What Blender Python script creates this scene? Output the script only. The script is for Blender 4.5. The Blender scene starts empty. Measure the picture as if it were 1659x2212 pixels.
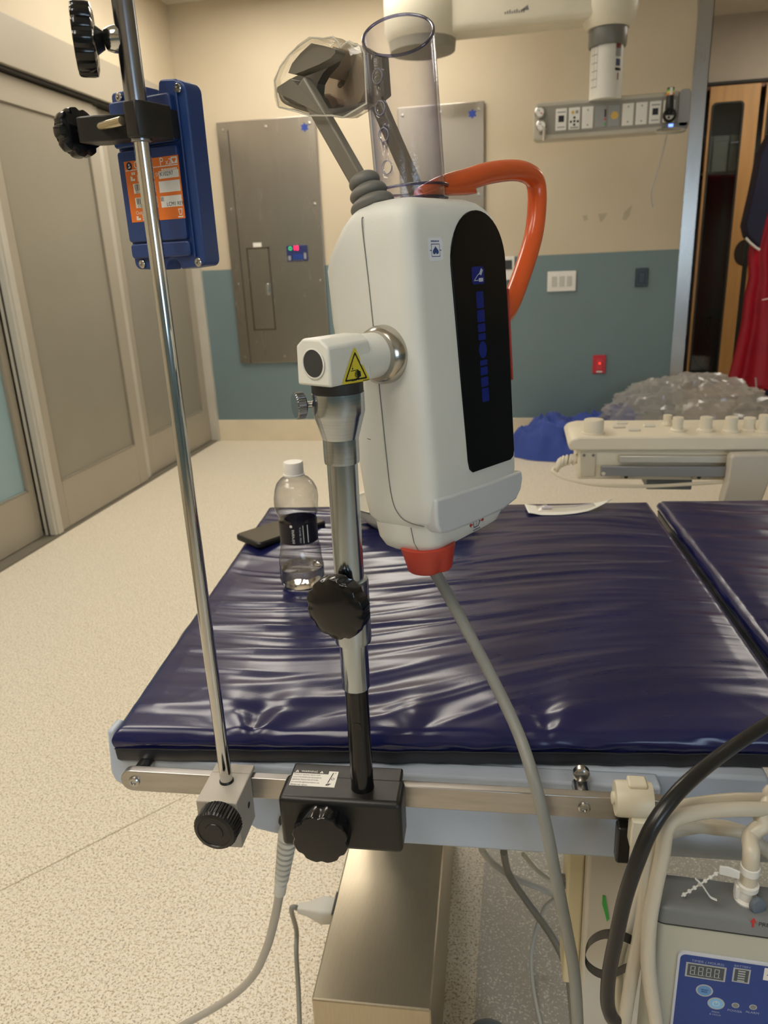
import bpy, bmesh, math, random
from mathutils import Vector, Matrix, noise
random.seed(7)
SC = bpy.context.scene
COL = SC.collection
PI = math.pi

# ------------------------------------------------------------------ camera
EYE = Vector((0.0, 0.0, 1.25))
CAM_RIGHT = Vector((0.98365, 0.17527, -0.04301))
CAM_UP = Vector((-0.01599, 0.32142, 0.94680))
CAM_FWD = Vector((-0.17977, 0.93063, -0.31897))
cam_d = bpy.data.cameras.new('camera')
cam = bpy.data.objects.new('camera', cam_d)
COL.objects.link(cam)
m3 = Matrix((CAM_RIGHT, CAM_UP, -CAM_FWD)).transposed()
cam.matrix_world = Matrix.Translation(EYE) @ m3.to_4x4()
cam_d.sensor_fit = 'HORIZONTAL'
cam_d.sensor_width = 36.0
cam_d.lens = 36.0 * 1600.0 / 1659.0
cam_d.clip_start = 0.02
cam_d.dof.use_dof = True
cam_d.dof.focus_distance = 0.70
cam_d.dof.aperture_fstop = 15.0
SC.camera = cam

# ------------------------------------------------------------------ world, lights, exposure
world = bpy.data.worlds.new('world')
SC.world = world
world.use_nodes = True
world.node_tree.nodes['Background'].inputs[0].default_value = (0.55, 0.6, 0.7, 1)
world.node_tree.nodes['Background'].inputs[1].default_value = 0.3
SC.view_settings.view_transform = 'Standard'
SC.view_settings.look = 'None'
SC.view_settings.exposure = 0.18
SC.view_settings.gamma = 1.0
SC.view_settings.use_curve_mapping = False
TROFFER_POWER = 9.0           # emission strength of the ceiling light diffusers
TROFFER_COLOR = (1.0, 0.92, 0.80)
FILL_WINDOW_POWER = 5.0             # unseen glowing pane added behind the camera for cool fill
FILL_WINDOW_COLOR = (0.62, 0.80, 1.0)
CEIL_Z = 2.9
TROFFERS = [(-1.60, 4.25), (-0.75, 4.25), (-1.60, 2.1), (-1.6, 0.0), (-0.6, -0.7), (2.3, 5.6)]  # the last panel is unseen, added to brighten the dark alcove cabinet
FILL_WINDOW_RECT = (1.2, 3.0, 0.95, 2.1)   # x0, x1, z0, z1 in the wall behind the camera

# ------------------------------------------------------------------ helpers
def lin(c):
    return tuple((x / 255 / 12.92) if x / 255 <= 0.04045 else ((x / 255 + 0.055) / 1.055) ** 2.4 for x in c)

_M = {}
def M(name, rgb=(200, 200, 200), rough=0.5, metal=0.0, var=(6.0, 0.05), bump=None, coat=0.0, spec=0.5, stretch=None, emit=None, sheen=0.0):
    """principled material with a noise-driven tint and optional fine relief"""
    if name in _M: return _M[name]
    m = bpy.data.materials.new(name); m.use_nodes = True
    nt = m.node_tree; N = nt.nodes; L = nt.links
    p = N['Principled BSDF']
    p.inputs['Roughness'].default_value = rough
    p.inputs['Metallic'].default_value = metal
    p.inputs['Specular IOR Level'].default_value = spec
    p.inputs['Coat Weight'].default_value = coat
    p.inputs['Coat Roughness'].default_value = 0.08
    p.inputs['Sheen Weight'].default_value = sheen
    c = lin(rgb)
    tc = N.new('ShaderNodeTexCoord'); src = tc.outputs['Object']
    if stretch:
        mp = N.new('ShaderNodeMapping'); mp.inputs['Scale'].default_value = stretch
        L.new(src, mp.inputs['Vector']); src = mp.outputs['Vector']
    nz = N.new('ShaderNodeTexNoise'); nz.inputs['Scale'].default_value = var[0]; nz.inputs['Detail'].default_value = 4
    L.new(src, nz.inputs['Vector'])
    rp = N.new('ShaderNodeValToRGB')
    k = var[1]
    rp.color_ramp.elements[0].position = 0.3; rp.color_ramp.elements[1].position = 0.7
    rp.color_ramp.elements[0].color = tuple(x * (1 - k) for x in c) + (1,)
    rp.color_ramp.elements[1].color = tuple(min(1, x * (1 + k)) for x in c) + (1,)
    L.new(nz.outputs['Fac'], rp.inputs['Fac'])
    L.new(rp.outputs['Color'], p.inputs['Base Color'])
    if metal > 0.5:
        mr = N.new('ShaderNodeMapRange'); mr.inputs['To Min'].default_value = rough * (1 - 1.5 * k); mr.inputs['To Max'].default_value = rough * (1 + 1.5 * k)
        L.new(nz.outputs['Fac'], mr.inputs['Value']); L.new(mr.outputs['Result'], p.inputs['Roughness'])
    if bump:
        n2 = N.new('ShaderNodeTexNoise'); n2.inputs['Scale'].default_value = bump[0]; n2.inputs['Detail'].default_value = 3
        L.new(src, n2.inputs['Vector'])
        bp = N.new('ShaderNodeBump'); bp.inputs['Strength'].default_value = bump[1]; bp.inputs['Distance'].default_value = bump[2] if len(bump) > 2 else 0.001
        L.new(n2.outputs['Fac'], bp.inputs['Height']); L.new(bp.outputs['Normal'], p.inputs['Normal'])
    if emit:
        p.inputs['Emission Color'].default_value = lin(emit[0]) + (1,)
        p.inputs['Emission Strength'].default_value = emit[1]
    _M[name] = m
    return m

def M_clear(name, tint=(245, 246, 250), edge=(190, 190, 215), gloss=0.25, rough=0.03, cloud=0.0, cloud_col=(230, 228, 225)):
    """thin clear plastic: straight-through transmission, darker at grazing view, with a gloss coat"""
    if name in _M: return _M[name]
    m = bpy.data.materials.new(name); m.use_nodes = True
    nt = m.node_tree; N = nt.nodes; L = nt.links
    N.remove(N['Principled BSDF'])
    out = N['Material Output']
    lw = N.new('ShaderNodeLayerWeight'); lw.inputs['Blend'].default_value = gloss
    mc = N.new('ShaderNodeMix'); mc.data_type = 'RGBA'
    mc.inputs[6].default_value = lin(tint) + (1,); mc.inputs[7].default_value = lin(edge) + (1,)
    L.new(lw.outputs['Facing'], mc.inputs[0])
    tr = N.new('ShaderNodeBsdfTransparent'); L.new(mc.outputs[2], tr.inputs['Color'])
    gl = N.new('ShaderNodeBsdfGlossy'); gl.inputs['Roughness'].default_value = rough
    mx = N.new('ShaderNodeMixShader')
    nz = N.new('ShaderNodeTexNoise'); nz.inputs['Scale'].default_value = 60
    bp = N.new('ShaderNodeBump'); bp.inputs['Strength'].default_value = 0.15; bp.inputs['Distance'].default_value = 0.001
    L.new(nz.outputs['Fac'], bp.inputs['Height']); L.new(bp.outputs['Normal'], gl.inputs['Normal'])
    pw_ = N.new('ShaderNodeMath'); pw_.operation = 'POWER'; pw_.inputs[1].default_value = 3.0
    l2 = N.new('ShaderNodeLayerWeight'); l2.inputs['Blend'].default_value = 0.5
    L.new(l2.outputs['Facing'], pw_.inputs[0])
    mr = N.new('ShaderNodeMapRange'); mr.inputs['To Min'].default_value = 0.06; mr.inputs['To Max'].default_value = 0.75
    L.new(pw_.outputs[0], mr.inputs['Value']); L.new(mr.outputs['Result'], mx.inputs['Fac']); L.new(tr.outputs['BSDF'], mx.inputs[1]); L.new(gl.outputs['BSDF'], mx.inputs[2])
    last = mx.outputs['Shader']
    if cloud:
        df = N.new('ShaderNodeBsdfDiffuse'); df.inputs['Color'].default_value = lin(cloud_col) + (1,)
        tl = N.new('ShaderNodeBsdfTranslucent'); tl.inputs['Color'].default_value = lin(cloud_col) + (1,)
        ms = N.new('ShaderNodeMixShader'); L.new(df.outputs[0], ms.inputs[1]); L.new(tl.outputs[0], ms.inputs[2])
        m2 = N.new('ShaderNodeMixShader'); m2.inputs['Fac'].default_value = cloud
        L.new(last, m2.inputs[1]); L.new(ms.outputs[0], m2.inputs[2]); last = m2.outputs['Shader']
    L.new(last, out.inputs['Surface'])
    _M[name] = m
    return m

class Fr:
    """a local frame: origin and three axes in world space"""
    def __init__(s, o=(0, 0, 0), x=(1, 0, 0), y=(0, 1, 0), z=(0, 0, 1)):
        s.o, s.x, s.y, s.z = Vector(o), Vector(x), Vector(y), Vector(z)
    def __call__(s, a, b=None, c=None):
        if b is None: a, b, c = a
        return s.o + s.x * a + s.y * b + s.z * c
    def inv(s, p):
        d = Vector(p) - s.o
        return Vector((d.dot(s.x), d.dot(s.y), d.dot(s.z)))
    def sub(s, o, x=(1, 0, 0), y=(0, 1, 0), z=(0, 0, 1)):
        r = lambda v: s.x * v[0] + s.y * v[1] + s.z * v[2]
        return Fr(s(o), r(x), r(y), r(z))
WORLD = Fr()

def sight(px, py):
    """direction from the eye through a measured point of the photograph"""
    return CAM_RIGHT * ((px - 829.5) / 1600) - CAM_UP * ((py - 1106) / 1600) + CAM_FWD
def onplane(px, py, p, n):
    r = sight(px, py); return EYE + r * ((Vector(p) - EYE).dot(n) / r.dot(n))
def at(px, py, Y): return onplane(px, py, (0, Y, 0), Vector((0, 1, 0)))
def atz(px, py, z): return onplane(px, py, (0, 0, z), Vector((0, 0, 1)))
def atx(px, py, X): return onplane(px, py, (X, 0, 0), Vector((1, 0, 0)))

def base_of(o):
    while o.parent: o = o.parent
    return o.location.copy()

def catmull(pts, k=8):
    pts = [Vector(p) for p in pts]; out = []
    n = len(pts)
    for i in range(n - 1):
        p0, p1, p2, p3 = pts[max(i - 1, 0)], pts[i], pts[i + 1], pts[min(i + 2, n - 1)]
        for j in range(k):
            t = j / k
            out.append(0.5 * ((2 * p1) + (p2 - p0) * t + (2 * p0 - 5 * p1 + 4 * p2 - p3) * t * t + (3 * p1 - p0 - 3 * p2 + p3) * t ** 3))
    out.append(pts[-1])
    return out

class MB:
    def __init__(s, fr=WORLD): s.f = fr; s.V = []; s.F = []; s.MI = []
    def add(s, vs, fs, mi=0):
        k = len(s.V); s.V += [s.f(*v) for v in vs]; s.F += [tuple(i + k for i in f) for f in fs]; s.MI += [mi] * len(fs); return s
    def box(s, x0, x1, y0, y1, z0, z1):
        return s.add([(x, y, z) for x in (x0, x1) for y in (y0, y1) for z in (z0, z1)],
                     [(0, 1, 3, 2), (4, 6, 7, 5), (0, 4, 5, 1), (2, 3, 7, 6), (0, 2, 6, 4), (1, 5, 7, 3)])
    def ext(s, poly, h0, h1, m=lambda u, v, h: (u, v, h), scale1=1.0):
        n = len(poly)
        cu = sum(p[0] for p in poly) / n; cv = sum(p[1] for p in poly) / n
        vs = [m(u, v, h0) for u, v in poly] + [m(cu + (u - cu) * scale1, cv + (v - cv) * scale1, h1) for u, v in poly]
        fs = [tuple(range(n - 1, -1, -1)), tuple(range(n, 2 * n))] + [(i, (i + 1) % n, n + (i + 1) % n, n + i) for i in range(n)]
        return s.add(vs, fs)
    def loft(s, rings, closed=True, caps=True):
        n = len(rings[0]); vs = [p for r in rings for p in r]; fs = []
        for i in range(len(rings) - 1):
            for j in range(n if closed else n - 1):
                a, b = i * n + j, i * n + (j + 1) % n
                fs.append((a, b, b + n, a + n))
        if caps:
            fs.append(tuple(range(n - 1, -1, -1))); k = (len(rings) - 1) * n; fs.append(tuple(range(k, k + n)))
        return s.add(vs, fs)
    def tube(s, path, r, n=10, caps=True, flat=None):
        path = [Vector(p) for p in path]; rings = []
        nrm = None
        for i, p in enumerate(path):
            t = (path[min(i + 1, len(path) - 1)] - path[max(i - 1, 0)]).normalized()
            if nrm is None:
                nrm = t.cross(Vector((0, 0, 1)) if abs(t.z) < 0.9 else Vector((1, 0, 0))).normalized()
            else:
                nrm = (nrm - t * nrm.dot(t)).normalized()
            bn = t.cross(nrm)
            rr = r[i] if isinstance(r, (list, tuple)) else r
            ra, rb = (rr, rr) if flat is None else (rr, rr * flat)
            rings.append([tuple(p + nrm * (ra * math.cos(2 * PI * j / n)) + bn * (rb * math.sin(2 * PI * j / n))) for j in range(n)])
        return s.loft(rings, True, caps)
    def lathe(s, prof, o=(0, 0, 0), ax=(0, 0, 1), n=32, rf=None, caps=True, ref=None):
        o = Vector(o); ax = Vector(ax).normalized()
        u = Vector(ref) if ref else ax.cross(Vector((0, 0, 1)) if abs(ax.z) < 0.9 else Vector((1, 0, 0)))
        u = (u - ax * u.dot(ax)).normalized(); w = ax.cross(u)
        rings = []
        for i, (r, h) in enumerate(prof):
            ring = []
            for j in range(n):
                th = 2 * PI * j / n; q = r * (rf(th, i, h) if rf else 1)
                ring.append(tuple(o + ax * h + u * (q * math.cos(th)) + w * (q * math.sin(th))))
            rings.append(ring)
        return s.loft(rings, True, caps)
    def grid(s, f, nu, nv):
        vs = [f(i / nu, j / nv) for j in range(nv + 1) for i in range(nu + 1)]
        fs = [(j * (nu + 1) + i, j * (nu + 1) + i + 1, (j + 1) * (nu + 1) + i + 1, (j + 1) * (nu + 1) + i) for j in range(nv) for i in range(nu)]
        return s.add(vs, fs)
    def build(s, name, mat, parent=None, smooth=40, bevel=0.0, seg=2, sub=0, solid=0.0, fix=True):
        me = bpy.data.meshes.new(name)
        off = base_of(parent) if parent else Vector()
        me.from_pydata([v - off for v in s.V], [], s.F)
        mats = mat if isinstance(mat, (list, tuple)) else [mat]
        for x in mats: me.materials.append(x)
        for p, mi in zip(me.polygons, s.MI): p.material_index = mi
        if fix:
            bm = bmesh.new(); bm.from_mesh(me); bmesh.ops.recalc_face_normals(bm, faces=bm.faces); bm.to_mesh(me); bm.free()
        me.update()
        if smooth:
            me.shade_smooth(); me.set_sharp_from_angle(angle=math.radians(smooth))
        o = bpy.data.objects.new(name, me); COL.objects.link(o)
        if parent: o.parent = parent
        if solid:
            md = o.modifiers.new('solid', 'SOLIDIFY'); md.thickness = solid; md.offset = 0
        if bevel:
            md = o.modifiers.new('bevel', 'BEVEL'); md.width = bevel; md.segments = seg; md.limit_method = 'ANGLE'; md.angle_limit = math.radians(35)
        if sub:
            md = o.modifiers.new('sub', 'SUBSURF'); md.levels = sub; md.render_levels = sub
        return o

def tag(o, label=None, cat=None, group=None, kind=None):
    if label: o['label'] = label
    if cat: o['category'] = cat
    if group: o['group'] = group
    if kind: o['kind'] = kind
    return o
def thing(name, label, cat, loc, group=None):
    o = bpy.data.objects.new(name, None); COL.objects.link(o)
    o.location = Vector(loc); o.empty_display_size = 0.02
    return tag(o, label, cat, group)
def struct(o): o['kind'] = 'structure'; return o

def rrect(x0, x1, y0, y1, r, k=5):
    out = []
    for cx, cy, a0 in ((x1 - r, y1 - r, 0), (x0 + r, y1 - r, 90), (x0 + r, y0 + r, 180), (x1 - r, y0 + r, 270)):
        for i in range(k + 1):
            a = math.radians(a0 + 90 * i / k); out.append((cx + r * math.cos(a), cy + r * math.sin(a)))
    return out
def circ(cx, cy, r, n=20, ry=None):
    return [(cx + r * math.cos(2 * PI * i / n), cy + (ry or r) * math.sin(2 * PI * i / n)) for i in range(n)]

def mesh_of_curve(cu):
    o = bpy.data.objects.new('tmp', cu); COL.objects.link(o)
    dg = bpy.context.evaluated_depsgraph_get()
    me = o.evaluated_get(dg).to_mesh()
    vs = [tuple(v.co) for v in me.vertices]; fs = [tuple(p.vertices) for p in me.polygons]
    o.evaluated_get(dg).to_mesh_clear()
    bpy.data.objects.remove(o); bpy.data.curves.remove(cu)
    return vs, fs
def text_geo(txt, size, align='LEFT'):
    cu = bpy.data.curves.new('t', 'FONT'); cu.body = txt; cu.size = size; cu.align_x = align; cu.align_y = 'CENTER'; cu.resolution_u = 3
    return mesh_of_curve(cu)
def plate_geo(loops, thick=0.0):
    """flat plate in the xy plane with holes: the loops fill even-odd"""
    cu = bpy.data.curves.new('p', 'CURVE'); cu.dimensions = '2D'; cu.fill_mode = 'BOTH'; cu.extrude = thick / 2
    for lp in loops:
        sp = cu.splines.new('POLY'); sp.points.add(len(lp) - 1); sp.use_cyclic_u = True
        for q, (x, y) in zip(sp.points, lp): q.co = (x, y, 0, 1)
    return mesh_of_curve(cu)

class Print:
    """flat print on a surface: fr.x right, fr.y up, fr.z out of the surface; layers a hair apart"""
    def __init__(s, fr, mats, step=0.00012): s.mb = MB(fr); s.mats = mats; s.h = step; s.n = 0; s.step = step
    def up(s): s.h += s.step
    def poly(s, pts, mi): s.mb.add([(u, v, s.h) for u, v in pts], [tuple(range(len(pts)))], mi)
    def rect(s, u0, v0, u1, v1, mi): s.poly([(u0, v0), (u1, v0), (u1, v1), (u0, v1)], mi)
    def text(s, u, v, size, t, mi, align='LEFT', rot=0, sx=1):
        vs, fs = text_geo(t, size, align); c, d = math.cos(rot), math.sin(rot)
        s.mb.add([(u + (x * sx) * c - y * d, v + (x * sx) * d + y * c, s.h) for x, y, z in vs], fs, mi)
    def plate(s, loops, mi):
        vs, fs = plate_geo(loops); s.mb.add([(x, y, s.h) for x, y, z in vs], fs, mi)
    def bars(s, u0, v0, u1, v1, mi, n=16, seed=1):
        rr = random.Random(seed); x = u0; w = (u1 - u0) / n
        while x < u1:
            k = w * rr.uniform(0.3, 1.0); s.rect(x, v0, min(x + k, u1), v1, mi); x += k + w * rr.uniform(0.3, 0.9)
    def dashes(s, u, v, w, h, mi, n=7, seed=1):
        """a line of fine print too small to read"""
        rr = random.Random(seed); x = u; k = w / n
        while x < u + w - k * 0.3:
            q = k * rr.uniform(0.5, 1.1); s.rect(x, v - h / 2, min(x + q, u + w), v + h / 2 * rr.uniform(0.6, 1), mi); x += q + k * 0.25
    def build(s, name, parent): return s.mb.build(name, s.mats, parent, smooth=0, fix=False)

def knob_prof(r, h, dome=0.0, edge=0.003):
    p = [(r * 0.80, 0), (r * 0.97, edge * .5), (r, edge * 1.5), (r, h - edge), (r * 0.985, h - edge * .3), (r * 0.95, h)]
    if dome: p += [(r * 0.7, h + dome * 0.5), (r * 0.4, h + dome * 0.85), (r * 0.12, h + dome)]
    else: p += [(r * 0.9, h), (r * 0.1, h)]
    return p
def scallop(nl, depth):
    def rf(th, i, h):
        if i >= 6: return 1.0                        # the domed face stays round
        c = math.cos(nl * th)
        return 1 - depth * max(0.0, c) ** 1.5
    return rf

def cable(name, pts, r, mat, label=None, cat='cable', parent=None, n=10, k=10, group=None):
    mb = MB(); mb.tube(catmull(pts, k), r, n)
    o = mb.build(name, mat, parent, smooth=60)
    if label: tag(o, label, cat, group)
    return o

# ------------------------------------------------------------------ materials
wall_cream = M('painted_wall_cream', (200, 187, 163), 0.6, var=(3, 0.03), bump=(220, 0.12, 0.002))
wall_teal = M('painted_wall_teal', (110, 130, 135), 0.5, var=(3, 0.03), bump=(220, 0.12, 0.002))
vinyl_base = M('vinyl_baseboard', (222, 210, 184), 0.45)
door_beige = M('door_beige_laminate', (164, 156, 140), 0.4, var=(2, 0.04))
door_panel = M('door_panel_grey', (144, 138, 124), 0.35, var=(1.5, 0.05))
door_edge = M('door_edge_light', (188, 184, 172), 0.35)
dark_gap = M('dark_gap', (48, 46, 42), 0.7)
frost_glass = M('frosted_glass_blue', (142, 168, 174), 0.28, var=(2, 0.05))
steel_panel = M('brushed_stainless_panel', (168, 163, 155), 0.27, 1.0, var=(6, 0.035), stretch=(3, 1, 0.6))
steel_v = M('brushed_stainless_guard', (176, 172, 166), 0.28, 1.0, var=(5, 0.1), stretch=(1, 1, 0.5))
steel_box = M('brushed_stainless_cover', (190, 178, 156), 0.3, 1.0, var=(40, 0.04), stretch=(12, 1, 1))
chrome = M('polished_chrome', (208, 208, 206), 0.1, 1.0, var=(30, 0.05))
satin = M('satin_steel', (182, 190, 198), 0.16, 1.0, var=(120, 0.08), stretch=(1, 1, 0.05), bump=(300, 0.02, 0.0005))
satin_dark = M('turned_steel', (180, 187, 194), 0.18, 1.0, var=(160, 0.10), stretch=(0.15, 0.15, 6))
gunmetal = M('dark_chromed_tube', (146, 148, 154), 0.22, 1.0, var=(60, 0.08))
black_plastic = M('black_plastic', (22, 22, 23), 0.32, var=(60, 0.15))
black_satin = M('black_powder_coat', (26, 25, 24), 0.4, var=(80, 0.2), bump=(700, 0.08, 0.0005))
black_gloss = M('black_gloss', (16, 16, 18), 0.16, var=(20, 0.1))
rubber = M('grey_rubber_cap', (52, 56, 56), 0.55)
white_shell = M('white_moulded_shell', (224, 225, 218), 0.42, var=(20, 0.02), bump=(520, 0.16, 0.0006))
white_gloss = M('white_gloss_cover', (206, 209, 212), 0.22, var=(10, 0.02))
white_paint = M('white_textured_paint', (226, 226, 218), 0.38, var=(20, 0.02), bump=(420, 0.3, 0.0006))
frame_white = M('painted_table_frame', (184, 195, 212), 0.4, var=(8, 0.04))
vinyl_navy = M('navy_vinyl', (23, 26, 74), 0.23, var=(7, 0.15), bump=(260, 0.06, 0.0006), spec=0.52)
vinyl_dark = M('charcoal_vinyl_band', (36, 37, 44), 0.42, var=(30, 0.15), bump=(300, 0.15, 0.0005))
blue_case = M('blue_device_case', (34, 62, 118), 0.42, var=(15, 0.05), bump=(600, 0.1, 0.0005))
screw_steel = M('screw_steel', (190, 188, 184), 0.25, 1.0)
orange_gloss = M('orange_gloss_plastic', (218, 92, 40), 0.22, var=(8, 0.05))
orange_matt = M('orange_red_knob', (184, 62, 44), 0.45, var=(20, 0.05))
grey_arm = M('grey_plastic_arm', (122, 116, 104), 0.38, var=(12, 0.06))
grey_bellow = M('grey_rubber_bellow', (116, 114, 108), 0.5, var=(30, 0.05))
taupe = M('taupe_moulded_liner', (160, 142, 118), 0.4, var=(14, 0.12))
grey_cable = M('grey_cable_sheath', (140, 141, 136), 0.45, var=(30, 0.05))
beige_cable = M('beige_cable_sheath', (206, 198, 180), 0.32, var=(20, 0.03))
white_cable = M('white_cable_sheath', (208, 208, 202), 0.4, var=(20, 0.03))
cream_plastic = M('cream_plastic', (212, 206, 186), 0.4, var=(20, 0.03))
console_cream = M('console_cream', (222, 214, 194), 0.42, var=(12, 0.03))
grey_lid = M('grey_pump_lid', (122, 125, 127), 0.35, var=(20, 0.03))
pump_body = M('pump_body_beige', (188, 188, 174), 0.42, var=(15, 0.03), bump=(600, 0.06, 0.0004))
block_grey = M('beige_grey_block', (176, 170, 160), 0.42, var=(30, 0.05))
print_white = M('print_white', (232, 230, 224), 0.5)
print_black = M('print_black', (24, 24, 26), 0.5)
print_orange = M('print_orange', (232, 120, 44), 0.45)
print_blue = M('print_blue', (30, 60, 150), 0.45)
print_red = M('print_red', (196, 44, 44), 0.45)
print_grey = M('print_grey', (150, 152, 152), 0.5)
panel_blue = M('panel_blue', (28, 62, 140), 0.4)
yellow = M('sticker_yellow', (222, 206, 60), 0.45)
wood = M('maple_veneer', (196, 150, 92), 0.45, var=(5, 0.1), stretch=(6, 6, 0.4))
wood_edge = M('wood_edge_brown', (134, 92, 66), 0.5, var=(6, 0.1), stretch=(6, 6, 0.4))
smoke_glass = M('dark_cabinet_glass', (36, 38, 38), 0.12, var=(3, 0.1))
clear_tube = M_clear('clear_acrylic', (252, 252, 253), (208, 208, 226), 0.35)
clear_film = M_clear('clear_film', (252, 252, 250), (236, 234, 228), 0.5, 0.06, cloud=0.04)
clear_bottle = M_clear('clear_bottle', (246, 246, 246), (196, 196, 200), 0.5)
bag_film = M_clear('bag_film', (244, 243, 242), (214, 212, 210), 0.4, 0.12, cloud=0.34)

def floor_material():
    m = bpy.data.materials.new('speckled_vinyl_floor'); m.use_nodes = True
    nt = m.node_tree; N = nt.nodes; L = nt.links; p = N['Principled BSDF']
    tc = N.new('ShaderNodeTexCoord')
    prev = None
    base = lin((234, 226, 209))
    def mixin(prev, scale, lo, hi, col, seed):
        mp = N.new('ShaderNodeMapping'); mp.inputs['Location'].default_value = (seed, seed * 1.7, 0)
        L.new(tc.outputs['Object'], mp.inputs['Vector'])
        nz = N.new('ShaderNodeTexNoise'); nz.inputs['Scale'].default_value = scale; nz.inputs['Detail'].default_value = 2.5; nz.inputs['Roughness'].default_value = 0.6
        L.new(mp.outputs['Vector'], nz.inputs['Vector'])
        mr = N.new('ShaderNodeMapRange'); mr.inputs['From Min'].default_value = lo; mr.inputs['From Max'].default_value = hi
        L.new(nz.outputs['Fac'], mr.inputs['Value'])
        mx = N.new('ShaderNodeMix'); mx.data_type = 'RGBA'
        L.new(mr.outputs['Result'], mx.inputs[0])
        if prev is None: mx.inputs[6].default_value = base + (1,)
        else: L.new(prev, mx.inputs[6])
        mx.inputs[7].default_value = lin(col) + (1,)
        return mx.outputs[2]
    prev = mixin(None, 150, 0.50, 0.64, (208, 193, 162), 1)
    prev = mixin(prev, 210, 0.56, 0.64, (160, 140, 112), 7)
    prev = mixin(prev, 280, 0.60, 0.66, (108, 92, 74), 13)
    prev = mixin(prev, 280, 0.60, 0.68, (240, 234, 218), 29)
    L.new(prev, p.inputs['Base Color'])
    p.inputs['Roughness'].default_value = 0.38
    return m
floor_mat = floor_material()
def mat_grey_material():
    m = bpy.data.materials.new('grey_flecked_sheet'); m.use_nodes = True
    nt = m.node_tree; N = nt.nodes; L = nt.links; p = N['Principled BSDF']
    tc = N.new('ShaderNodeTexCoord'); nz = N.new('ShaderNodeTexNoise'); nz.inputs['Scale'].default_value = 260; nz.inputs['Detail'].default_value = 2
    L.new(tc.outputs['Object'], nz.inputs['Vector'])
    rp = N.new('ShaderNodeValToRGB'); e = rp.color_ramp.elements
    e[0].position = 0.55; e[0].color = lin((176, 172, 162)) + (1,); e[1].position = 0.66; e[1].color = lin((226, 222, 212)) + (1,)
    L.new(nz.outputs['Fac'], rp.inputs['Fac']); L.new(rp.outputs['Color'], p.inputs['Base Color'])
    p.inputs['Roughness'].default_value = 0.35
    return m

# ------------------------------------------------------------------ room shell
XL, YB, XR, YN, YA = -2.31, 5.30, 3.2, -2.6, 6.80
GX0 = at(1498, 160, YB).x        # end of the back wall, where the steel corner guard stands
floor = struct(MB().box(XL - 0.3, XR + 0.1, YN - 0.1, YA + 0.8, -0.08, 0).build('floor', floor_mat, smooth=0))
sm = MB()
p0, p1 = atz(0, 1925, 0), atz(440, 1700, 0)
d = (p1 - p0).normalized(); q0 = p0 - d * 0.8; q1 = p1 + d * 0.9; nn = Vector((-d.y, d.x, 0)) * 0.0012
sm.add([q0 - nn + Vector((0, 0, .0006)), q1 - nn + Vector((0, 0, .0006)), q1 + nn + Vector((0, 0, .0006)), q0 + nn + Vector((0, 0, .0006))], [(0, 1, 2, 3)])
sm.build('seam', M('floor_weld_seam', (176, 160, 132), 0.5), floor, smooth=0)
ceiling = struct(MB().box(XL - 0.3, XR + 0.1, YN - 0.1, YA + 0.8, CEIL_Z, CEIL_Z + 0.08).build('ceiling', M('ceiling_tile', (214, 208, 194), 0.8, bump=(90, 0.3, 0.002)), smooth=0))
GX1 = GX0 + 0.085
wall_back = struct(MB().box(XL - 0.1, GX0 + 0.04, YB, YB + 0.12, 0, CEIL_Z).build('wall_back', wall_cream, smooth=0))
WZ = 1.25
MB().box(XL, GX0, YB - 0.004, YB + 0.01, 0.15, WZ).build('wainscot', wall_teal, wall_back, smooth=0)
struct(MB().box(XL, GX0, YB - 0.012, YB + 0.01, 0, 0.16).build('baseboard_back', vinyl_base, smooth=0, bevel=0.003))
g = MB(); g.box(GX0 - 0.002, GX1, YB - 0.010, YB - 0.006 + 0.0, 0, CEIL_Z); g.box(GX1 - 0.004, GX1, YB - 0.010, YB + 0.14, 0, CEIL_Z)
struct(g.build('trim_1', steel_v, smooth=0))
# alcove beyond the corner guard
struct(MB().box(GX0, GX0 + 0.04, YB + 0.12, YA + 0.62, 0, CEIL_Z).build('wall_alcove_side', wall_cream, smooth=0))
struct(MB().box(GX0, XR + 0.1, YA + 0.60, YA + 0.70, 0, CEIL_Z).build('wall_alcove', wall_cream, smooth=0))
struct(MB().box(GX0 + 0.04, XR, YA + 0.02, YA + 0.60, 2.45, CEIL_Z).build('wall_bulkhead', M('painted_bulkhead', (176, 164, 146), 0.6), smooth=0))
wright = struct(MB().box(XR, XR + 0.1, YN, YA + 0.7, 0, CEIL_Z).build('wall_right', wall_cream, smooth=0))
MB().box(XR - 0.006, XR, YN, YA + 0.6, 0.15, WZ).build('wainscot', wall_teal, wright, smooth=0)
wx0, wx1, wz0, wz1 = FILL_WINDOW_RECT
wn = MB()
for b in ((XL - 0.1, wx0, YN - 0.1, YN, 0, CEIL_Z), (wx1, XR, YN - 0.1, YN, 0, CEIL_Z), (wx0, wx1, YN - 0.1, YN, 0, wz0), (wx0, wx1, YN - 0.1, YN, wz1, CEIL_Z)): wn.box(*b)
wnear = struct(wn.build('wall_near', wall_cream, smooth=0))
MB().box(XL, wx0 - 0.02, YN, YN + 0.006, 0.15, WZ).build('wainscot', wall_teal, wnear, smooth=0)
MB().box(wx0 - 0.02, XR, YN, YN + 0.006, 0.15, wz0 - 0.01).build('wainscot', wall_teal, wnear, smooth=0)
fill_pane = bpy.data.materials.new('cool_fill_pane'); fill_pane.use_nodes = True
pb = fill_pane.node_tree.nodes['Principled BSDF']; pb.inputs['Base Color'].default_value = (0.4, 0.5, 0.6, 1)
pb.inputs['Emission Color'].default_value = FILL_WINDOW_COLOR + (1,); pb.inputs['Emission Strength'].default_value = FILL_WINDOW_POWER
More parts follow.
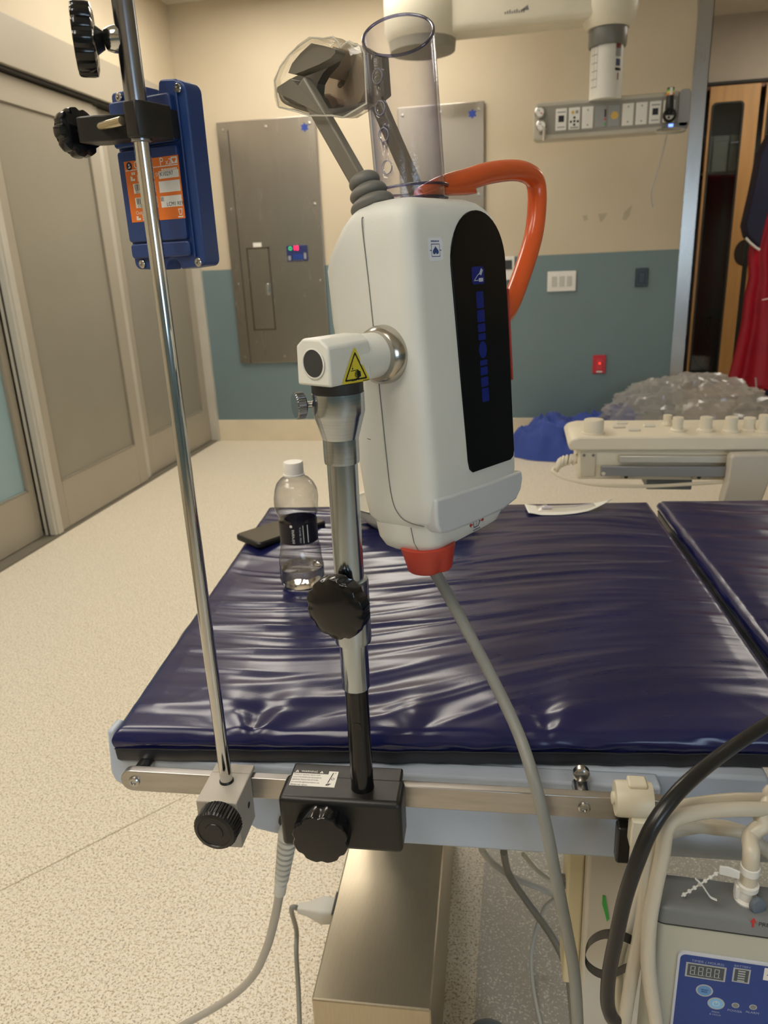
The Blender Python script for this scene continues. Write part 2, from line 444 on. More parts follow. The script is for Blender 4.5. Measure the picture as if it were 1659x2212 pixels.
win = struct(MB().box(wx0, wx1, YN - 0.07, YN - 0.06, wz0, wz1).build('fill_window_1', fill_pane, smooth=0))  # unseen window, added to throw cool light on camera-facing sides
wf = MB()
for xx in (wx0, (wx0 + wx1) / 2 - 0.02, wx1 - 0.05): wf.box(xx, xx + 0.05, YN - 0.06, YN + 0.01, wz0, wz1)
wf.box(wx0, wx1, YN - 0.06, YN + 0.01, wz0, wz0 + 0.05); wf.box(wx0, wx1, YN - 0.06, YN + 0.01, wz1 - 0.05, wz1)
wf.build('fill_window_frame', door_edge, win, smooth=0)

# left wall: header and three telescoping door leaves
wl = MB(); wl.box(XL - 0.25, XL - 0.15, YN, YB + 0.1, 0, CEIL_Z); wl.box(XL - 0.16, XL, YN, YB + 0.1, 2.36, CEIL_Z)
struct(wl.build('wall_left', wall_cream, smooth=0))
hd = MB(); hd.box(XL - 0.16, XL + 0.05, YN, 5.30, 2.15, 2.36)
header = struct(hd.build('trim_2', door_beige, smooth=0, bevel=0.004))
MB().box(XL - 0.14, XL + 0.03, YN, 5.29, 2.135, 2.15).build('track_gap', dark_gap, header, smooth=0)
def leaf(n, y0, y1, x, kind, s2=0.105):
    """a door leaf: frame of stiles and rails around a recessed panel"""
    t = 0.05; z0, z1 = 0.012, 2.13; st = 0.105
    f = MB(); f.box(x - t, x, y0, y0 + st, z0, z1); f.box(x - t, x, y1 - s2, y1, z0, z1)
    f.box(x - t, x, y0 + st, y1 - s2, z0, 0.265); f.box(x - t, x, y0 + st, y1 - s2, 2.01, z1)
    d = struct(f.build('door_%d' % n, door_beige, smooth=0, bevel=0.003))
    MB().box(x - t + 0.008, x - 0.012, y0 + st, y1 - s2, 0.265, 2.01).build('door_panel', frost_glass if kind else door_panel, d, smooth=0)
    b = MB()
    for yy in (y0 + st - 0.002, y1 - s2 - 0.006): b.box(x - 0.013, x + 0.001, yy, yy + 0.008, 0.262, 2.013)
    b.box(x - 0.013, x + 0.001, y0 + st, y1 - s2, 0.258, 0.266)
    b.build('glazing_bead', M('bead_grey', (140, 134, 120), 0.4), d, smooth=0)
    e = MB(); e.box(x - t - 0.004, x + 0.006, y0 - 0.03, y0 + 0.006, z0, z1); e.box(x - 0.03, x + 0.012, y0 - 0.012, y0 + 0.03, z0, z1)
    e.build('edge_strip', door_edge, d, smooth=0, bevel=0.002)
    MB().box(x - 0.034, x - 0.026, y0 - 0.034, y0 - 0.03, z0, z1).build('seal', dark_gap, d, smooth=0)
    return d
leaf(1, 1.75, 3.155, XL - 0.06, 1, 0.05)
leaf(2, 3.19, 4.17, XL, 0)
leaf(3, 4.21, 5.26, XL - 0.03, 0)
struct(MB().box(XL - 0.10, XL + 0.03, 5.262, 5.30, 0, 2.15).build('trim_3', door_edge, smooth=0, bevel=0.003))
MBs = MB(); MBs.box(XL - 0.14, XL + 0.012, YN, 5.27, 0.0, 0.010)
struct(MBs.build('trim_4', M('threshold_dark', (110, 104, 92), 0.5), smooth=0))

# ------------------------------------------------------------------ ceiling lights
troffer_em = bpy.data.materials.new('light_diffuser'); troffer_em.use_nodes = True
pb = troffer_em.node_tree.nodes['Principled BSDF']
pb.inputs['Emission Color'].default_value = TROFFER_COLOR + (1,); pb.inputs['Emission Strength'].default_value = TROFFER_POWER
for i, (x, y) in enumerate(TROFFERS):
    where = ['over the sliding doors at the back', 'in the middle of the room at the back', 'beside the sliding doors', 'behind the camera by the doors', 'behind the camera in mid room', 'added to brighten the supply cabinet'][i]
    t = thing('ceiling_light', 'flat rectangular ceiling light panel ' + where, 'light', (x, y, CEIL_Z), 'ceiling light panels')
    fb = MB(); fb.box(x - .33, x + .33, y - .63, y - .60, CEIL_Z - .03, CEIL_Z); fb.box(x - .33, x + .33, y + .60, y + .63, CEIL_Z - .03, CEIL_Z)
    fb.box(x - .33, x - .30, y - .6, y + .6, CEIL_Z - .03, CEIL_Z); fb.box(x + .30, x + .33, y - .6, y + .6, CEIL_Z - .03, CEIL_Z)
    fb.build('frame', door_edge, t, smooth=0)
    MB().box(x - .30, x + .30, y - .60, y + .60, CEIL_Z - .02, CEIL_Z - .012).build('diffuser', troffer_em, t, smooth=0)

# ------------------------------------------------------------------ things on the back wall
def wall_plate(name, label, cat, px0, py0, px1, py1, mat, parts=(), Y=YB - 0.004, t=0.012):
    a = at(px0, py0, Y); b = at(px1, py1, Y)
    x0, x1, z1, z0 = a.x, b.x, a.z, b.z
    o = thing(name, label, cat, ((x0 + x1) / 2, Y, z0))
    MB().box(x0, x1, Y - t, Y, z0, z1).build('plate', mat, o, smooth=0, bevel=0.004)
    for (pn, u0, v0, u1, v1, m) in parts:
        MB().box(x0 + u0 * (x1 - x0), x0 + u1 * (x1 - x0), Y - t - 0.004, Y - t + 0.002, z0 + v0 * (z1 - z0), z0 + v1 * (z1 - z0)).build(pn, m, o, smooth=0, bevel=0.002)
    return o
def steel_wall_panel(x0, x1, z0, z1, label, doored):
    Y = YB - 0.004
    o = thing('wall_panel', label, 'panel', ((x0 + x1) / 2, Y, z0), 'stainless wall panels')
    MB().box(x0, x1, Y - 0.022, Y, z0, z1).build('face_plate', steel_panel, o, smooth=0, bevel=0.004)
    F = Y - 0.022
    sc = MB()
    for fx in (0.06, 0.5, 0.94):
        for fz in (0.03, 0.35, 0.66, 0.97):
            if fx == 0.5 and 0.1 < fz < 0.9: continue
            b = MB(); b.lathe([(0.011, 0), (0.010, 0.004), (0.004, 0.005)], (x0 + fx * (x1 - x0), F, z0 + fz * (z1 - z0)), (0, -1, 0), 12); b.build('screw', screw_steel, o)
    p = MB(); c = (x1 - 0.075, z1 - 0.07)
    p.ext([(c[0] + (0.030 if k % 2 else 0.018) * math.cos(PI * k / 6), c[1] + (0.030 if k % 2 else 0.018) * math.sin(PI * k / 6)) for k in range(12)], F - 0.0015, F, lambda u, v, h: (u, h, v))
    p.build('emblem', print_blue, o, smooth=0)
    if doored:
        gap = MB(); xg = x0 + 0.075; gap.box(xg, xg + 0.006, F - 0.001, F + 0.001, z0, z1 - 0.05); gap.build('seam', dark_gap, o, smooth=0)
        a = at(532, 536, F); b = at(605, 712, F)
        dx0, dx1, dz0, dz1 = a.x, b.x - 0.03, b.z, a.z
        fr = MB(); t = 0.008
        for q in ((dx0, dx0 + t, dz0, dz1), (dx1 - t, dx1, dz0, dz1), (dx0, dx1, dz1 - t, dz1), (dx0, dx1, dz0, dz0 + t)): fr.box(q[0], q[1], F - 0.004, F, q[2], q[3])
        dr = fr.build('access_door', M('steel_shadow_line', (104, 98, 88), 0.4, 1.0), o, smooth=0)
        MB().box(dx1 - 0.045, dx1 - 0.02, F - 0.02, F, (dz0 + dz1) / 2 - 0.04, (dz0 + dz1) / 2 + 0.04).build('latch', chrome, dr, bevel=0.004)
        MB().box((dx0 + dx1) / 2 - 0.03, (dx0 + dx1) / 2 + 0.03, F - 0.003, F, dz1 + 0.004, dz1 + 0.032).build('name_strip', print_white, o, smooth=0)
        a = at(619, 531, F); b = at(666, 563, F)
        MB().box(a.x, b.x, F - 0.014, F, b.z, a.z).build('control_unit', M('control_unit_navy', (44, 52, 104), 0.3), o, smooth=0, bevel=0.003)
        pr = Print(Fr(((a.x + b.x) / 2, F - 0.0142, (a.z + b.z) / 2), (1, 0, 0), (0, 0, 1), (0, -1, 0)),
                   [M('led_red', (255, 40, 70), 0.4, emit=((255, 30, 70), 4)), M('led_green', (60, 220, 110), 0.4, emit=((60, 220, 110), 1.0)), print_grey, panel_blue], 0.0006)
        pr.text(-0.005, 0.033, 0.042, '18', 0, 'CENTER'); pr.plate([circ(-0.045, 0.033, 0.012), circ(-0.045, 0.033, 0.008)], 1)
        pr.rect(-0.03, -0.045, 0.04, -0.005, 3); pr.rect(-0.065, -0.045, -0.045, -0.015, 2); pr.rect(0.05, -0.04, 0.066, 0.0, 2)
        for k in range(4): pr.rect(-0.028 + k * 0.018, -0.047, -0.016 + k * 0.018, -0.04, 2)
        pr.build('readout', o)
    else:
        pass
    return o
a = at(466, 265, YB - .03); b = at(680, 252, YB - .03); c = at(522, 785, YB - .03)
steel_wall_panel(a.x, b.x, c.z, a.z, 'stainless wall panel with access hatch and small lit control unit', True)
a2 = at(858, 232, YB - .03); b2 = at(1046, 222, YB - .03)
steel_wall_panel(a2.x, b2.x, c.z, a.z, 'plain stainless wall panel half hidden behind the clear tube', False)
wall_plate('switch_plate', 'white three gang wall switch plate on the teal wall', 'switch plate', 1183, 587, 1243, 628, print_white,
           [('rocker', 0.15 + 0.26 * k, 0.25, 0.33 + 0.26 * k, 0.75, M('rocker_grey', (196, 194, 186), 0.4)) for k in range(3)])
wall_plate('wall_socket', 'dark single gang wall plate on the teal wall near the steel corner', 'wall socket', 1373, 580, 1398, 619, M('dark_plate', (38, 52, 56), 0.35),
           [('insert', 0.25, 0.2, 0.75, 0.8, M('dark_insert', (28, 38, 42), 0.3))])
wall_plate('emergency_socket', 'red single wall socket low on the teal wall', 'wall socket', 1281, 767, 1307, 806, M('red_plate', (196, 44, 58), 0.35),
           [('insert', 0.28, 0.2, 0.72, 0.8, M('red_insert', (214, 60, 70), 0.35)), ('indicator', 0.45, 0.5, 0.6, 0.62, M('led_orange', (255, 90, 60), 0.3, emit=((255, 80, 50), 2.0))), ('rating_tag', 0.3, 0.06, 0.75, 0.14, print_white)])
wall_plate('wall_controller', 'white framed wall controller with dark screen behind the white device', 'controller', 1060, 556, 1111, 604, print_white,
           [('screen', 0.1, 0.45, 0.9, 0.85, rubber)], t=0.03)
for k, (pts, nm) in enumerate([([(1258, 466), (1268, 464), (1270, 474), (1262, 478)], 'smallest pale grey scuff on the cream wall'),
                               ([(1292, 462), (1312, 460), (1306, 472), (1298, 480), (1294, 472)], 'middle grey plaster scuff on the cream wall'),
                               ([(1344, 474), (1348, 458), (1366, 442), (1360, 466), (1352, 476)], 'tallest pointed grey plaster scuff on the cream wall')]):
    mb = MB(); q = [at(x, y, YB) for x, y in pts]
    mb.ext([(v.x, v.z) for v in q], YB - 0.0015, YB + 0.001, lambda u, v, h: (u, h, v))
    mb.build('scuff', M('plaster_scuff', (176, 166, 144), 0.7), wall_back, smooth=0)

# ------------------------------------------------------------------ ceiling boom with service head
YH = 4.3
bx = at(1312, 100, YH).x
boom = thing('ceiling_boom', 'white ceiling boom arm with grey collar and stickered column', 'boom arm', (bx, YH, 1.99))
boom_white = M('boom_white', (226, 220, 200), 0.4)
z_a0, z_a1 = at(1150, 62, YH).z, 2.52
hx = at(912, 60, YH).x
ar = MB(); ar.ext(rrect(z_a0, z_a1, YH - 0.10, YH + 0.10, 0.03), hx, bx, lambda u, v, h: (h, v, u)); ar.build('arm', boom_white, boom, smooth=50)
el = MB(); el.lathe([(0.05, z_a0 - 0.03), (0.10, z_a0 - 0.035), (0.125, z_a0), (0.135, z_a0 + 0.05), (0.135, z_a1 - 0.03), (0.11, z_a1 + 0.01), (0.04, z_a1 + 0.02)], (bx + 0.0, YH, 0)); el.build('elbow', boom_white, boom)
hb = MB(); hb.lathe([(0.10, 2.24), (0.165, 2.255), (0.17, 2.30)], (hx, YH, 0), n=40); hb.build('hub_ring', M('boom_grey', (150, 146, 134), 0.4), boom)
hb = MB(); hb.lathe([(0.17, 2.30), (0.19, 2.33), (0.19, 2.56), (0.15, 2.62), (0.07, 2.64), (0.07, CEIL_Z)], (hx, YH, 0), n=40); hb.build('hub', boom_white, boom)
cl = MB(); cl.lathe([(0.088, 2.20), (0.092, 2.21), (0.092, 2.325), (0.088, 2.33)], (bx, YH, 0)); cl.build('collar', M('collar_grey', (112, 112, 108), 0.35), boom)
cm = MB(); cm.lathe([(0.078, 1.97), (0.078, 2.21)], (bx, YH, 0)); column = cm.build('column', M('column_white', (222, 220, 212), 0.4), boom)
def on_cyl(name, th0, th1, z0, z1, mat, r=0.0792, par=column):
    mb = MB(); n = 6; vs = []
    for i in range(n + 1):
        th = math.radians(th0 + (th1 - th0) * i / n)
        vs += [(bx + r * math.sin(th), YH - r * math.cos(th), z0), (bx + r * math.sin(th), YH - r * math.cos(th), z1)]
    mb.add(vs, [(2 * i, 2 * i + 2, 2 * i + 3, 2 * i + 1) for i in range(n)]); return mb.build(name, mat, par, smooth=60, fix=False)
for k in range(6): on_cyl('diagram_line', -68, -38, 2.02 + k * 0.035, 2.024 + k * 0.035, print_grey)
for k in (-68, -54, -40): on_cyl('diagram_line', k, k + 1.5, 2.02, 2.195, print_grey)
on_cyl('sticker', 26, 50, 2.18, 2.20, M('sticker_maroon', (120, 60, 50), 0.5)); on_cyl('sticker', 26, 50, 2.145, 2.18, print_grey)
on_cyl('sticker', 28, 48, 2.105, 2.135, M('sticker_indigo', (70, 74, 110), 0.5)); on_cyl('sticker', 26, 52, 2.085, 2.097, print_black); on_cyl('sticker', 36, 42, 2.045, 2.075, M('sticker_brown', (140, 96, 60), 0.5))
pr = Print(Fr(((at(1115, 22, YH - .1).x), YH - 0.1003, at(1115, 22, YH - .1).z), (1, 0, 0), (0, 0, 1), (0, -1, 0)), [M('logo_grey', (120, 116, 118), 0.5)])
for k in range(9): pr.rect(-0.055 + k * 0.011, -0.012, -0.048 + k * 0.011, -0.002 + 0.003 * (k % 3), 0)
pr.plate([[(0.02, -0.004), (0.055, 0.018), (0.06, -0.004)]], 0); pr.build('maker_mark', boom)
# service head
hx0, hx1 = at(1152, 270, YH).x, at(1487, 235, YH).x
hz0, hz1 = 1.812, 1.985
head = thing('service_head', 'grey horizontal service head with row of outlet plates under the boom', 'outlet rail', ((hx0 + hx1) / 2, YH + 0.06, hz0))
sh = MB(); sh.ext(rrect(hx0, hx1, hz0, hz1, 0.03), YH, YH + 0.13, lambda u, v, h: (u, h, v)); sh.build('housing', M('head_housing', (190, 184, 168), 0.4), head, bevel=0.006)
fa = MB(); fa.ext(rrect(hx0 + 0.03, hx1 - 0.045, hz0 + 0.022, hz1 - 0.02, 0.008), YH - 0.004, YH + 0.004, lambda u, v, h: (u, h, v)); fa.build('fascia', M('head_fascia', (146, 142, 132), 0.4), head)
ew = MB(); ew.ext(rrect(hx1 - 0.05, hx1 + 0.006, hz0 + 0.01, hz1 + 0.005, 0.02), YH - 0.02, YH + 0.14, lambda u, v, h: (u, h, v)); ew.build('end_cap', M('end_cap_grey', (150, 150, 150), 0.35), head, bevel=0.005)
pw = (hx1 - 0.05 - hx0 - 0.115) / 9
for k in range(9):
    x = hx0 + 0.105 + k * pw; kind = 'osbgjbbot'[k]
    m = {'g': print_grey, 'j': print_grey}.get(kind, print_white)
    pl = MB().box(x + 0.006, x + pw - 0.004, YH - 0.008, YH, 1.848, 1.948).build('outlet_plate', m, head, smooth=0, bevel=0.003)
    pr = Print(Fr((x + pw / 2 + .001, YH - 0.0082, 1.898), (1, 0, 0), (0, 0, 1), (0, -1, 0)), [print_black, print_red, M('amber', (216, 180, 90), 0.5), M('mark_green', (80, 160, 90), 0.5), print_grey], 0.0004)
    def mark(nm, pts, mi):
        q_ = Print(pr.mb.f, pr.mats, 0.0004); q_.poly(pts, mi); q_.build(nm, pl)
    def bar(u0, v0, u1, v1): return [(u0, v0), (u1, v0), (u1, v1), (u0, v1)]
    if kind == 'o':
        mark('jack', bar(-0.014, -0.012, 0.014, 0.018), 0); mark('caption', bar(-0.02, 0.03, 0.02, 0.036), 4); mark('caption', bar(-0.018, -0.038, 0.018, -0.033), 4)
    elif kind in 'st':
        for (u, v) in ((0, 0.004), (-0.017, -0.014), (0.017, -0.014), (0, -0.028), (0, -0.012)): mark('socket_hole', circ(u, v, 0.006, 10), 0)
        mark('indicator', circ(-0.008, 0.028, 0.008, 10), 2); mark('caption', bar(0.005, 0.022, 0.018, 0.036), 4); mark('caption', bar(-0.02, -0.044, 0.02, -0.038), 4)
    elif kind == 'b':
        for v_ in (0.034, -0.034):
            sc_ = MB(); sc_.lathe([(0.004, 0), (0.003, 0.0015), (0.0005, 0.0015)], (x + pw / 2 + .001, YH - 0.008, 1.898 + v_), (0, -1, 0), 10); sc_.build('screw', print_grey, pl)
    elif kind == 'g':
        mark('slot', bar(0.016, -0.004, 0.024, 0.03), 0); mark('caption', bar(-0.02, -0.03, -0.012, 0.02), 4); mark('indicator', circ(0.02, -0.014, 0.005, 8), 1); mark('indicator', circ(0.02, -0.036, 0.006, 8), 3)
    else:
        mark('jack', circ(0, 0, 0.018, 14), 2); mark('caption', circ(0, 0.032, 0.008, 8), 4)
for k, (px, py) in enumerate(((1166, 243), (1169, 272))):
    c = at(px, py, YH - 0.01)
    gg = MB(); gg.lathe([(0.026, 0), (0.027, 0.02), (0.022, 0.024), (0.004, 0.024)], (c.x, YH, c.z), (0, -1, 0), 20); go = gg.build('gauge', screw_steel, head)
    pr = Print(Fr((c.x, YH - 0.0245, c.z), (1, 0, 0), (0, 0, 1), (0, -1, 0)), [print_white, print_red, print_grey, M('mark_green', (80, 160, 90), 0.5)], 0.0004)
    pr.poly(circ(0, 0, 0.020, 18), 0); pr.up(); pr.poly([(0, 0), (0.014, -0.006), (0.010, -0.013)], 1 if k == 0 else 2); pr.poly([(0, 0.002), (-0.012, 0.008), (-0.002, 0.012)], 2); pr.build('dial', go)
st = MB(); c = at(1175, 295, YH - .02); st.lathe([(0.008, 0), (0.008, 0.05), (0.012, 0.05), (0.012, 0.06)], (c.x, YH - 0.02, c.z - 0.02), (0, 0, 1), 12); st.build('valve_stem', M('head_housing', (190, 184, 168), 0.4), head)
# hand light hanging at the right end, ring bracket and loose tubing
c = at(1447, 225, YH - 0.04)
hl = thing('hand_scope', 'black hand scope with striped cap hooked on the outlet rail', 'scope', (c.x, YH - 0.04, at(1447, 262, YH - .04).z))
zz = lambda py: at(1447, py, YH - 0.04).z
mb = MB(); mb.lathe([(0.014, zz(248)), (0.020, zz(238)), (0.019, zz(222)), (0.016, zz(208)), (0.016, zz(206))], (c.x, YH - 0.035, 0), n=18); mb.build('handle', black_plastic, hl)
for (y0, y1, col) in ((206, 201, (214, 120, 50)), (201, 197, (220, 200, 80)), (197, 193, (90, 170, 80)), (193, 189, (40, 44, 40))):
    mb = MB(); mb.lathe([(0.0172, zz(y0)), (0.0172, zz(y1))], (c.x, YH - 0.035, 0), n=18); mb.build('band', M('band_%d' % y0, col, 0.4), hl)
mb = MB(); mb.box(c.x - 0.006, c.x + 0.006, YH - 0.056, YH - 0.05, zz(206), zz(190)); mb.build('highlight_strip', print_white, hl, smooth=0)
mb = MB(); mb.tube([(c.x + 0.026 * math.cos(t * PI / 8), YH - 0.055, zz(250) + 0.026 * math.sin(t * PI / 8)) for t in range(17)], 0.007, 8); mb.build('ring', black_gloss, hl)
c2 = at(1447, 272, YH - 0.05)
rb = thing('ring_bracket', 'thin grey ring bracket with tiny display below the outlet rail', 'bracket', (c2.x, YH - 0.06, c2.z - 0.02))
mb = MB(); mb.box(c2.x - 0.03, c2.x + 0.09, YH - 0.02, YH + 0.02, c2.z - 0.012, c2.z + 0.02); mb.build('clamp', M('collar_grey', (112, 112, 108), 0.35), rb, bevel=0.004)
mb = MB(); mb.tube([(c2.x + 0.066 * math.cos(t * PI / 14), YH - 0.085 + 0.066 * math.sin(t * PI / 14), c2.z - 0.026 + 0.020 * math.sin(t * PI / 14)) for t in range(29)], 0.0045, 8); mb.build('ring', M('ring_grey', (150, 146, 134), 0.35), rb)
pr = Print(Fr((c2.x + 0.01, YH - 0.0205, c2.z + 0.006), (1, 0, 0), (0, 0, 1), (0, -1, 0)), [M('lcd_blue', (90, 120, 230), 0.3, emit=((110, 140, 255), 2.5))], 0.0006)
pr.rect(-0.012, -0.006, 0.010, 0.007, 0); pr.build('display', rb)
cable('loose_tubing', [at(x, y, YH - 0.03) for x, y in ((1440, 292), (1432, 325), (1420, 370), (1408, 410), (1407, 430), (1410, 448))], 0.005, M_clear('tubing', (225, 222, 212), (150, 146, 138), 0.5, cloud=0.45), 'short clear tubing dangling under the ring bracket', 'tubing')

# ------------------------------------------------------------------ cabinets in the alcove
cx0 = at(1527, 183, YA).x; cx1 = at(1646, 176, YA).x; cw = cx1 - cx0
cab = thing('supply_cabinet', 'tall maple supply cabinet with dark glass doors beyond the steel corner', 'cabinet', (cx1, YA + 0.3, 0))
cb = MB(); x_end = cx0 + 2 * cw + 0.02
for q in ((cx0 - 0.30, cx0, YA - 0.004, YA + 0.55, 0, 2.43), (x_end, x_end + 0.02, YA, YA + 0.55, 0, 2.43), (cx0, x_end, YA + 0.53, YA + 0.55, 0, 2.43), (cx0, x_end, YA + 0.02, YA + 0.55, 2.40, 2.43), (cx0, x_end, YA + 0.03, YA + 0.55, 0.0, 0.06)): cb.box(*q)
cb.build('carcass', wood_edge, cab, smooth=0)
MB().box(cx0 - 0.3, x_end, YA - 0.004, YA + 0.02, 2.432, 2.452).build('top_gap', dark_gap, cab, smooth=0)
MB().box(cx0, x_end, YA + 0.40, YA + 0.41, 0.06, 2.40).build('back_panel', M('cabinet_interior', (120, 120, 116), 0.6), cab, smooth=0)
glass_t = M_clear('cabinet_glass', (214, 218, 216), (150, 152, 152), 0.5)
gx0, gx1, gz0, gz1 = at(1536, 222, YA).x + 0.012, at(1606, 222, YA).x, at(1510, 833, YA).z, at(1570, 222, YA).z
for k in range(2):
    o = k * (cw + 0.008)
    vs, fs = plate_geo([rrect(cx0 + 0.03 + o, cx1 - 0.004 + o, 0.03, 2.42, 0.004), rrect(gx0 + o, gx1 + o, gz0, gz1, 0.03)], 0.022)
    dm = MB(); dm.add([(x, YA + z, y) for x, y, z in vs], fs); dr = dm.build('door', wood, cab, smooth=0)
    gm = MB(); gm.ext(rrect(gx0 - 0.004 + o, gx1 + 0.004 + o, gz0 - 0.004, gz1 + 0.004, 0.03), YA - 0.003, YA + 0.003, lambda u, v, h: (u, h, v)); gm.build('glass', glass_t, dr)
    vs, fs = plate_geo([rrect(gx0 - 0.006 + o, gx1 + 0.006 + o, gz0 - 0.006, gz1 + 0.006, 0.034), rrect(gx0 + 0.008 + o, gx1 - 0.008 + o, gz0 + 0.008, gz1 - 0.008, 0.026)], 0.006)
    dm = MB(); dm.add([(x, YA - 0.013 + z, y) for x, y, z in vs], fs); dm.build('gasket', dark_gap, dr, smooth=0)
    hz = at(1596, 546, YA).z; xe = cx1 - 0.004 + o
    hm = MB(); hm.ext([(xe, hz - 0.105)] + [(xe - 0.075 * math.cos(math.radians(t)), hz + 0.10 * math.sin(math.radians(t))) for t in range(-80, 81, 16)] + [(xe, hz + 0.105)], YA - 0.013, YA - 0.009, lambda u, v, h: (u, h, v)); hm.build('finger_pull', M('pull_recess', (36, 24, 18), 0.6), dr, smooth=0)
MB().box(cx0, x_end, YA + 0.05, YA + 0.53, at(1550, 372, YA + .1).z - 0.02, at(1550, 372, YA + .1).z).build('shelf', M('shelf_dark', (90, 84, 76), 0.5), cab, smooth=0)
zs = at(1550, 372, YA + .1).z
bx_mat = M('storage_box_white', (236, 236, 230), 0.5)
for k, (p0, p1, lab) in enumerate(((1521, 1534, 'narrow white storage box at the left behind the cabinet glass'), (1538, 1570, 'widest white storage box in the middle behind the cabinet glass'), (1575, 1592, 'white storage box at the right behind the cabinet glass'))):
    a, b = at(p0, 350, YA + 0.06), at(p1, 350, YA + 0.06)
    o = thing('storage_box', lab, 'box', ((a.x + b.x) / 2, YA + 0.2, zs), 'storage boxes on the cabinet shelf')
    ztop = zs + 0.22
    MB().box(a.x, b.x, YA + 0.06, YA + 0.36, zs, ztop).build('carton', bx_mat, o, smooth=0, bevel=0.003)
    MB().box(a.x - 0.003, b.x + 0.003, YA + 0.055, YA + 0.365, ztop, ztop + 0.04).build('lid', bx_mat, o, smooth=0, bevel=0.003)
bk = thing('wire_basket', 'tilted pale wire basket low behind the dark cabinet glass', 'basket', (at(1530, 790, YA + .2).x, YA + 0.2, 0.06))
mb = MB(); B0, B1, B2, B3 = at(1512, 775, YA + .15), at(1538, 685, YA + .15), at(1560, 700, YA + .15), at(1535, 800, YA + .15)
for i in range(5):
    t = i / 4; mb.tube([B0.lerp(B3, t), B1.lerp(B2, t)], 0.005, 6); mb.tube([B0.lerp(B1, t), B3.lerp(B2, t)], 0.005, 6)
sh_ = Vector((0, 0.16, -0.02))
for p in (B0, B1, B2, B3): mb.tube([p, p + sh_], 0.005, 6)
mb.tube([B0 + sh_, B1 + sh_, B2 + sh_, B3 + sh_, B0 + sh_], 0.005, 6); mb.tube([B3, Vector((B3.x, B3.y, 0.06))], 0.005, 6)
mb.build('wire_frame', M('wire_rose', (170, 130, 130), 0.4), bk)

# ------------------------------------------------------------------ gown rack
YG = 5.9
rk = thing('garment_rack', 'steel garment rack on castors at the right edge behind the gown', 'rack', (at(1640, 905, YG).x, YG + 0.1, 0))
rx = at(1640, 900, YG).x
for (x, y) in ((rx, YG + 0.1), (rx + 0.9, YG + 0.1)):
    mb = MB(); mb.tube([(x, y, 0.12), (x, y, 2.1)], 0.016, 12); mb.build('upright', satin, rk)
    mb = MB(); mb.tube([(x, y - 0.25, 0.12), (x, y + 0.25, 0.12)], 0.016, 12); mb.build('foot', satin, rk)
    for yy in (y - 0.24, y + 0.24):
        mb = MB(); mb.lathe([(0.045, -0.014), (0.05, -0.008), (0.05, 0.008), (0.045, 0.014)], (x, yy, 0.05), (1, 0, 0), 20); mb.build('castor', rubber, rk)
        mb = MB(); mb.box(x - 0.022, x + 0.022, yy - 0.02, yy + 0.02, 0.05, 0.115); mb.build('castor_fork', satin, rk, bevel=0.004)
mb = MB(); mb.tube([(rx - 0.02, YG + 0.1, 2.1), (rx + 0.92, YG + 0.1, 2.1)], 0.016, 12); mb.build('top_rail', satin, rk)
mb = MB(); mb.tube([(rx - 0.16, YG - 0.06, 0.10), (rx, YG - 0.06, 0.10)], 0.016, 12); mb.lathe([(0.045, -0.014), (0.05, -0.008), (0.05, 0.008), (0.045, 0.014)], (rx - 0.16, YG - 0.06, 0.05), (1, 0, 0), 20)
mb.box(rx - 0.005, rx + 0.005, YG - 0.06, YG + 0.1, 0.10, 0.12); mb.build('castor_arm', rubber, rk)
LE = [(318, 1655), (360, 1640), (420, 1632), (470, 1640), (520, 1620), (545, 1612), (600, 1613), (640, 1604), (700, 1597), (760, 1583), (800, 1573), (824, 1566)]
def left_edge(py):
    for (y0, x0), (y1, x1) in zip(LE, LE[1:]):
        if y0 <= py <= y1: return x0 + (x1 - x0) * (py - y0) / (y1 - y0)
    return LE[-1][1]
def gown_f(u, v):
    py = 318 + (828 - 318) * v; pl = left_edge(py)
    xl = at(pl, py, YG).x; xr = at(1790, py, YG).x; x = xl + (xr - xl) * u
    z = at(pl, py, YG).z - u * (0.10 if v > 0.9 else 0.02)
    fold = 0.035 * math.sin(u * 16 + 2 * v) * (0.3 + v) + 0.02 * math.sin(u * 37 + 1.3 - 3 * v) + 0.05 * u
    return (x, YG - 0.03 - fold * 0.8, z)
gown_red = M('gown_red_vinyl', (176, 22, 44), 0.5, var=(5, 0.12), bump=(60, 0.1, 0.002))
gn = thing('lead_apron', 'long red protective apron with navy sleeve hanging on the rack', 'apron', (at(1640, 840, YG).x, YG - 0.03, 0.25))
mb = MB(); mb.grid(gown_f, 40, 50); mb.build('skirt', gown_red, gn, smooth=180, solid=0.008, fix=False)
sl = [(1664, 285), (1640, 330), (1624, 410), (1606, 488), (1612, 512), (1640, 540), (1648, 500), (1664, 440)]
mb = MB(); ring0 = [at(x, y, YG - 0.11) for x, y in sl]
mb.loft([[tuple(p + Vector((0, 0.10, 0))) for p in ring0], [tuple(p + Vector((0, 0.02, 0))) for p in ring0], [tuple(p * 0.93 + sum(ring0, Vector()) / 8 * 0.07 + Vector((0, -0.03, 0))) for p in ring0]])
mb.build('sleeve', M('sleeve_navy', (30, 30, 62), 0.6), gn, smooth=60, bevel=0.01)
mb = MB(); mb.tube([at(x, y, YG - 0.135) for x, y in ((1611, 514), (1620, 524), (1632, 534), (1641, 540))], 0.008, 8); mb.build('piping', print_white, gn)
for pts in (((1646, 648), (1659, 645), (1680, 640)), ((1632, 816), (1634, 842), (1652, 846))):
    mb = MB(); mb.tube([at(x, y, YG - 0.12) for x, y in pts], 0.012, 8, flat=0.4); mb.build('tape', M('tape_pink', (226, 200, 196), 0.5), gn)
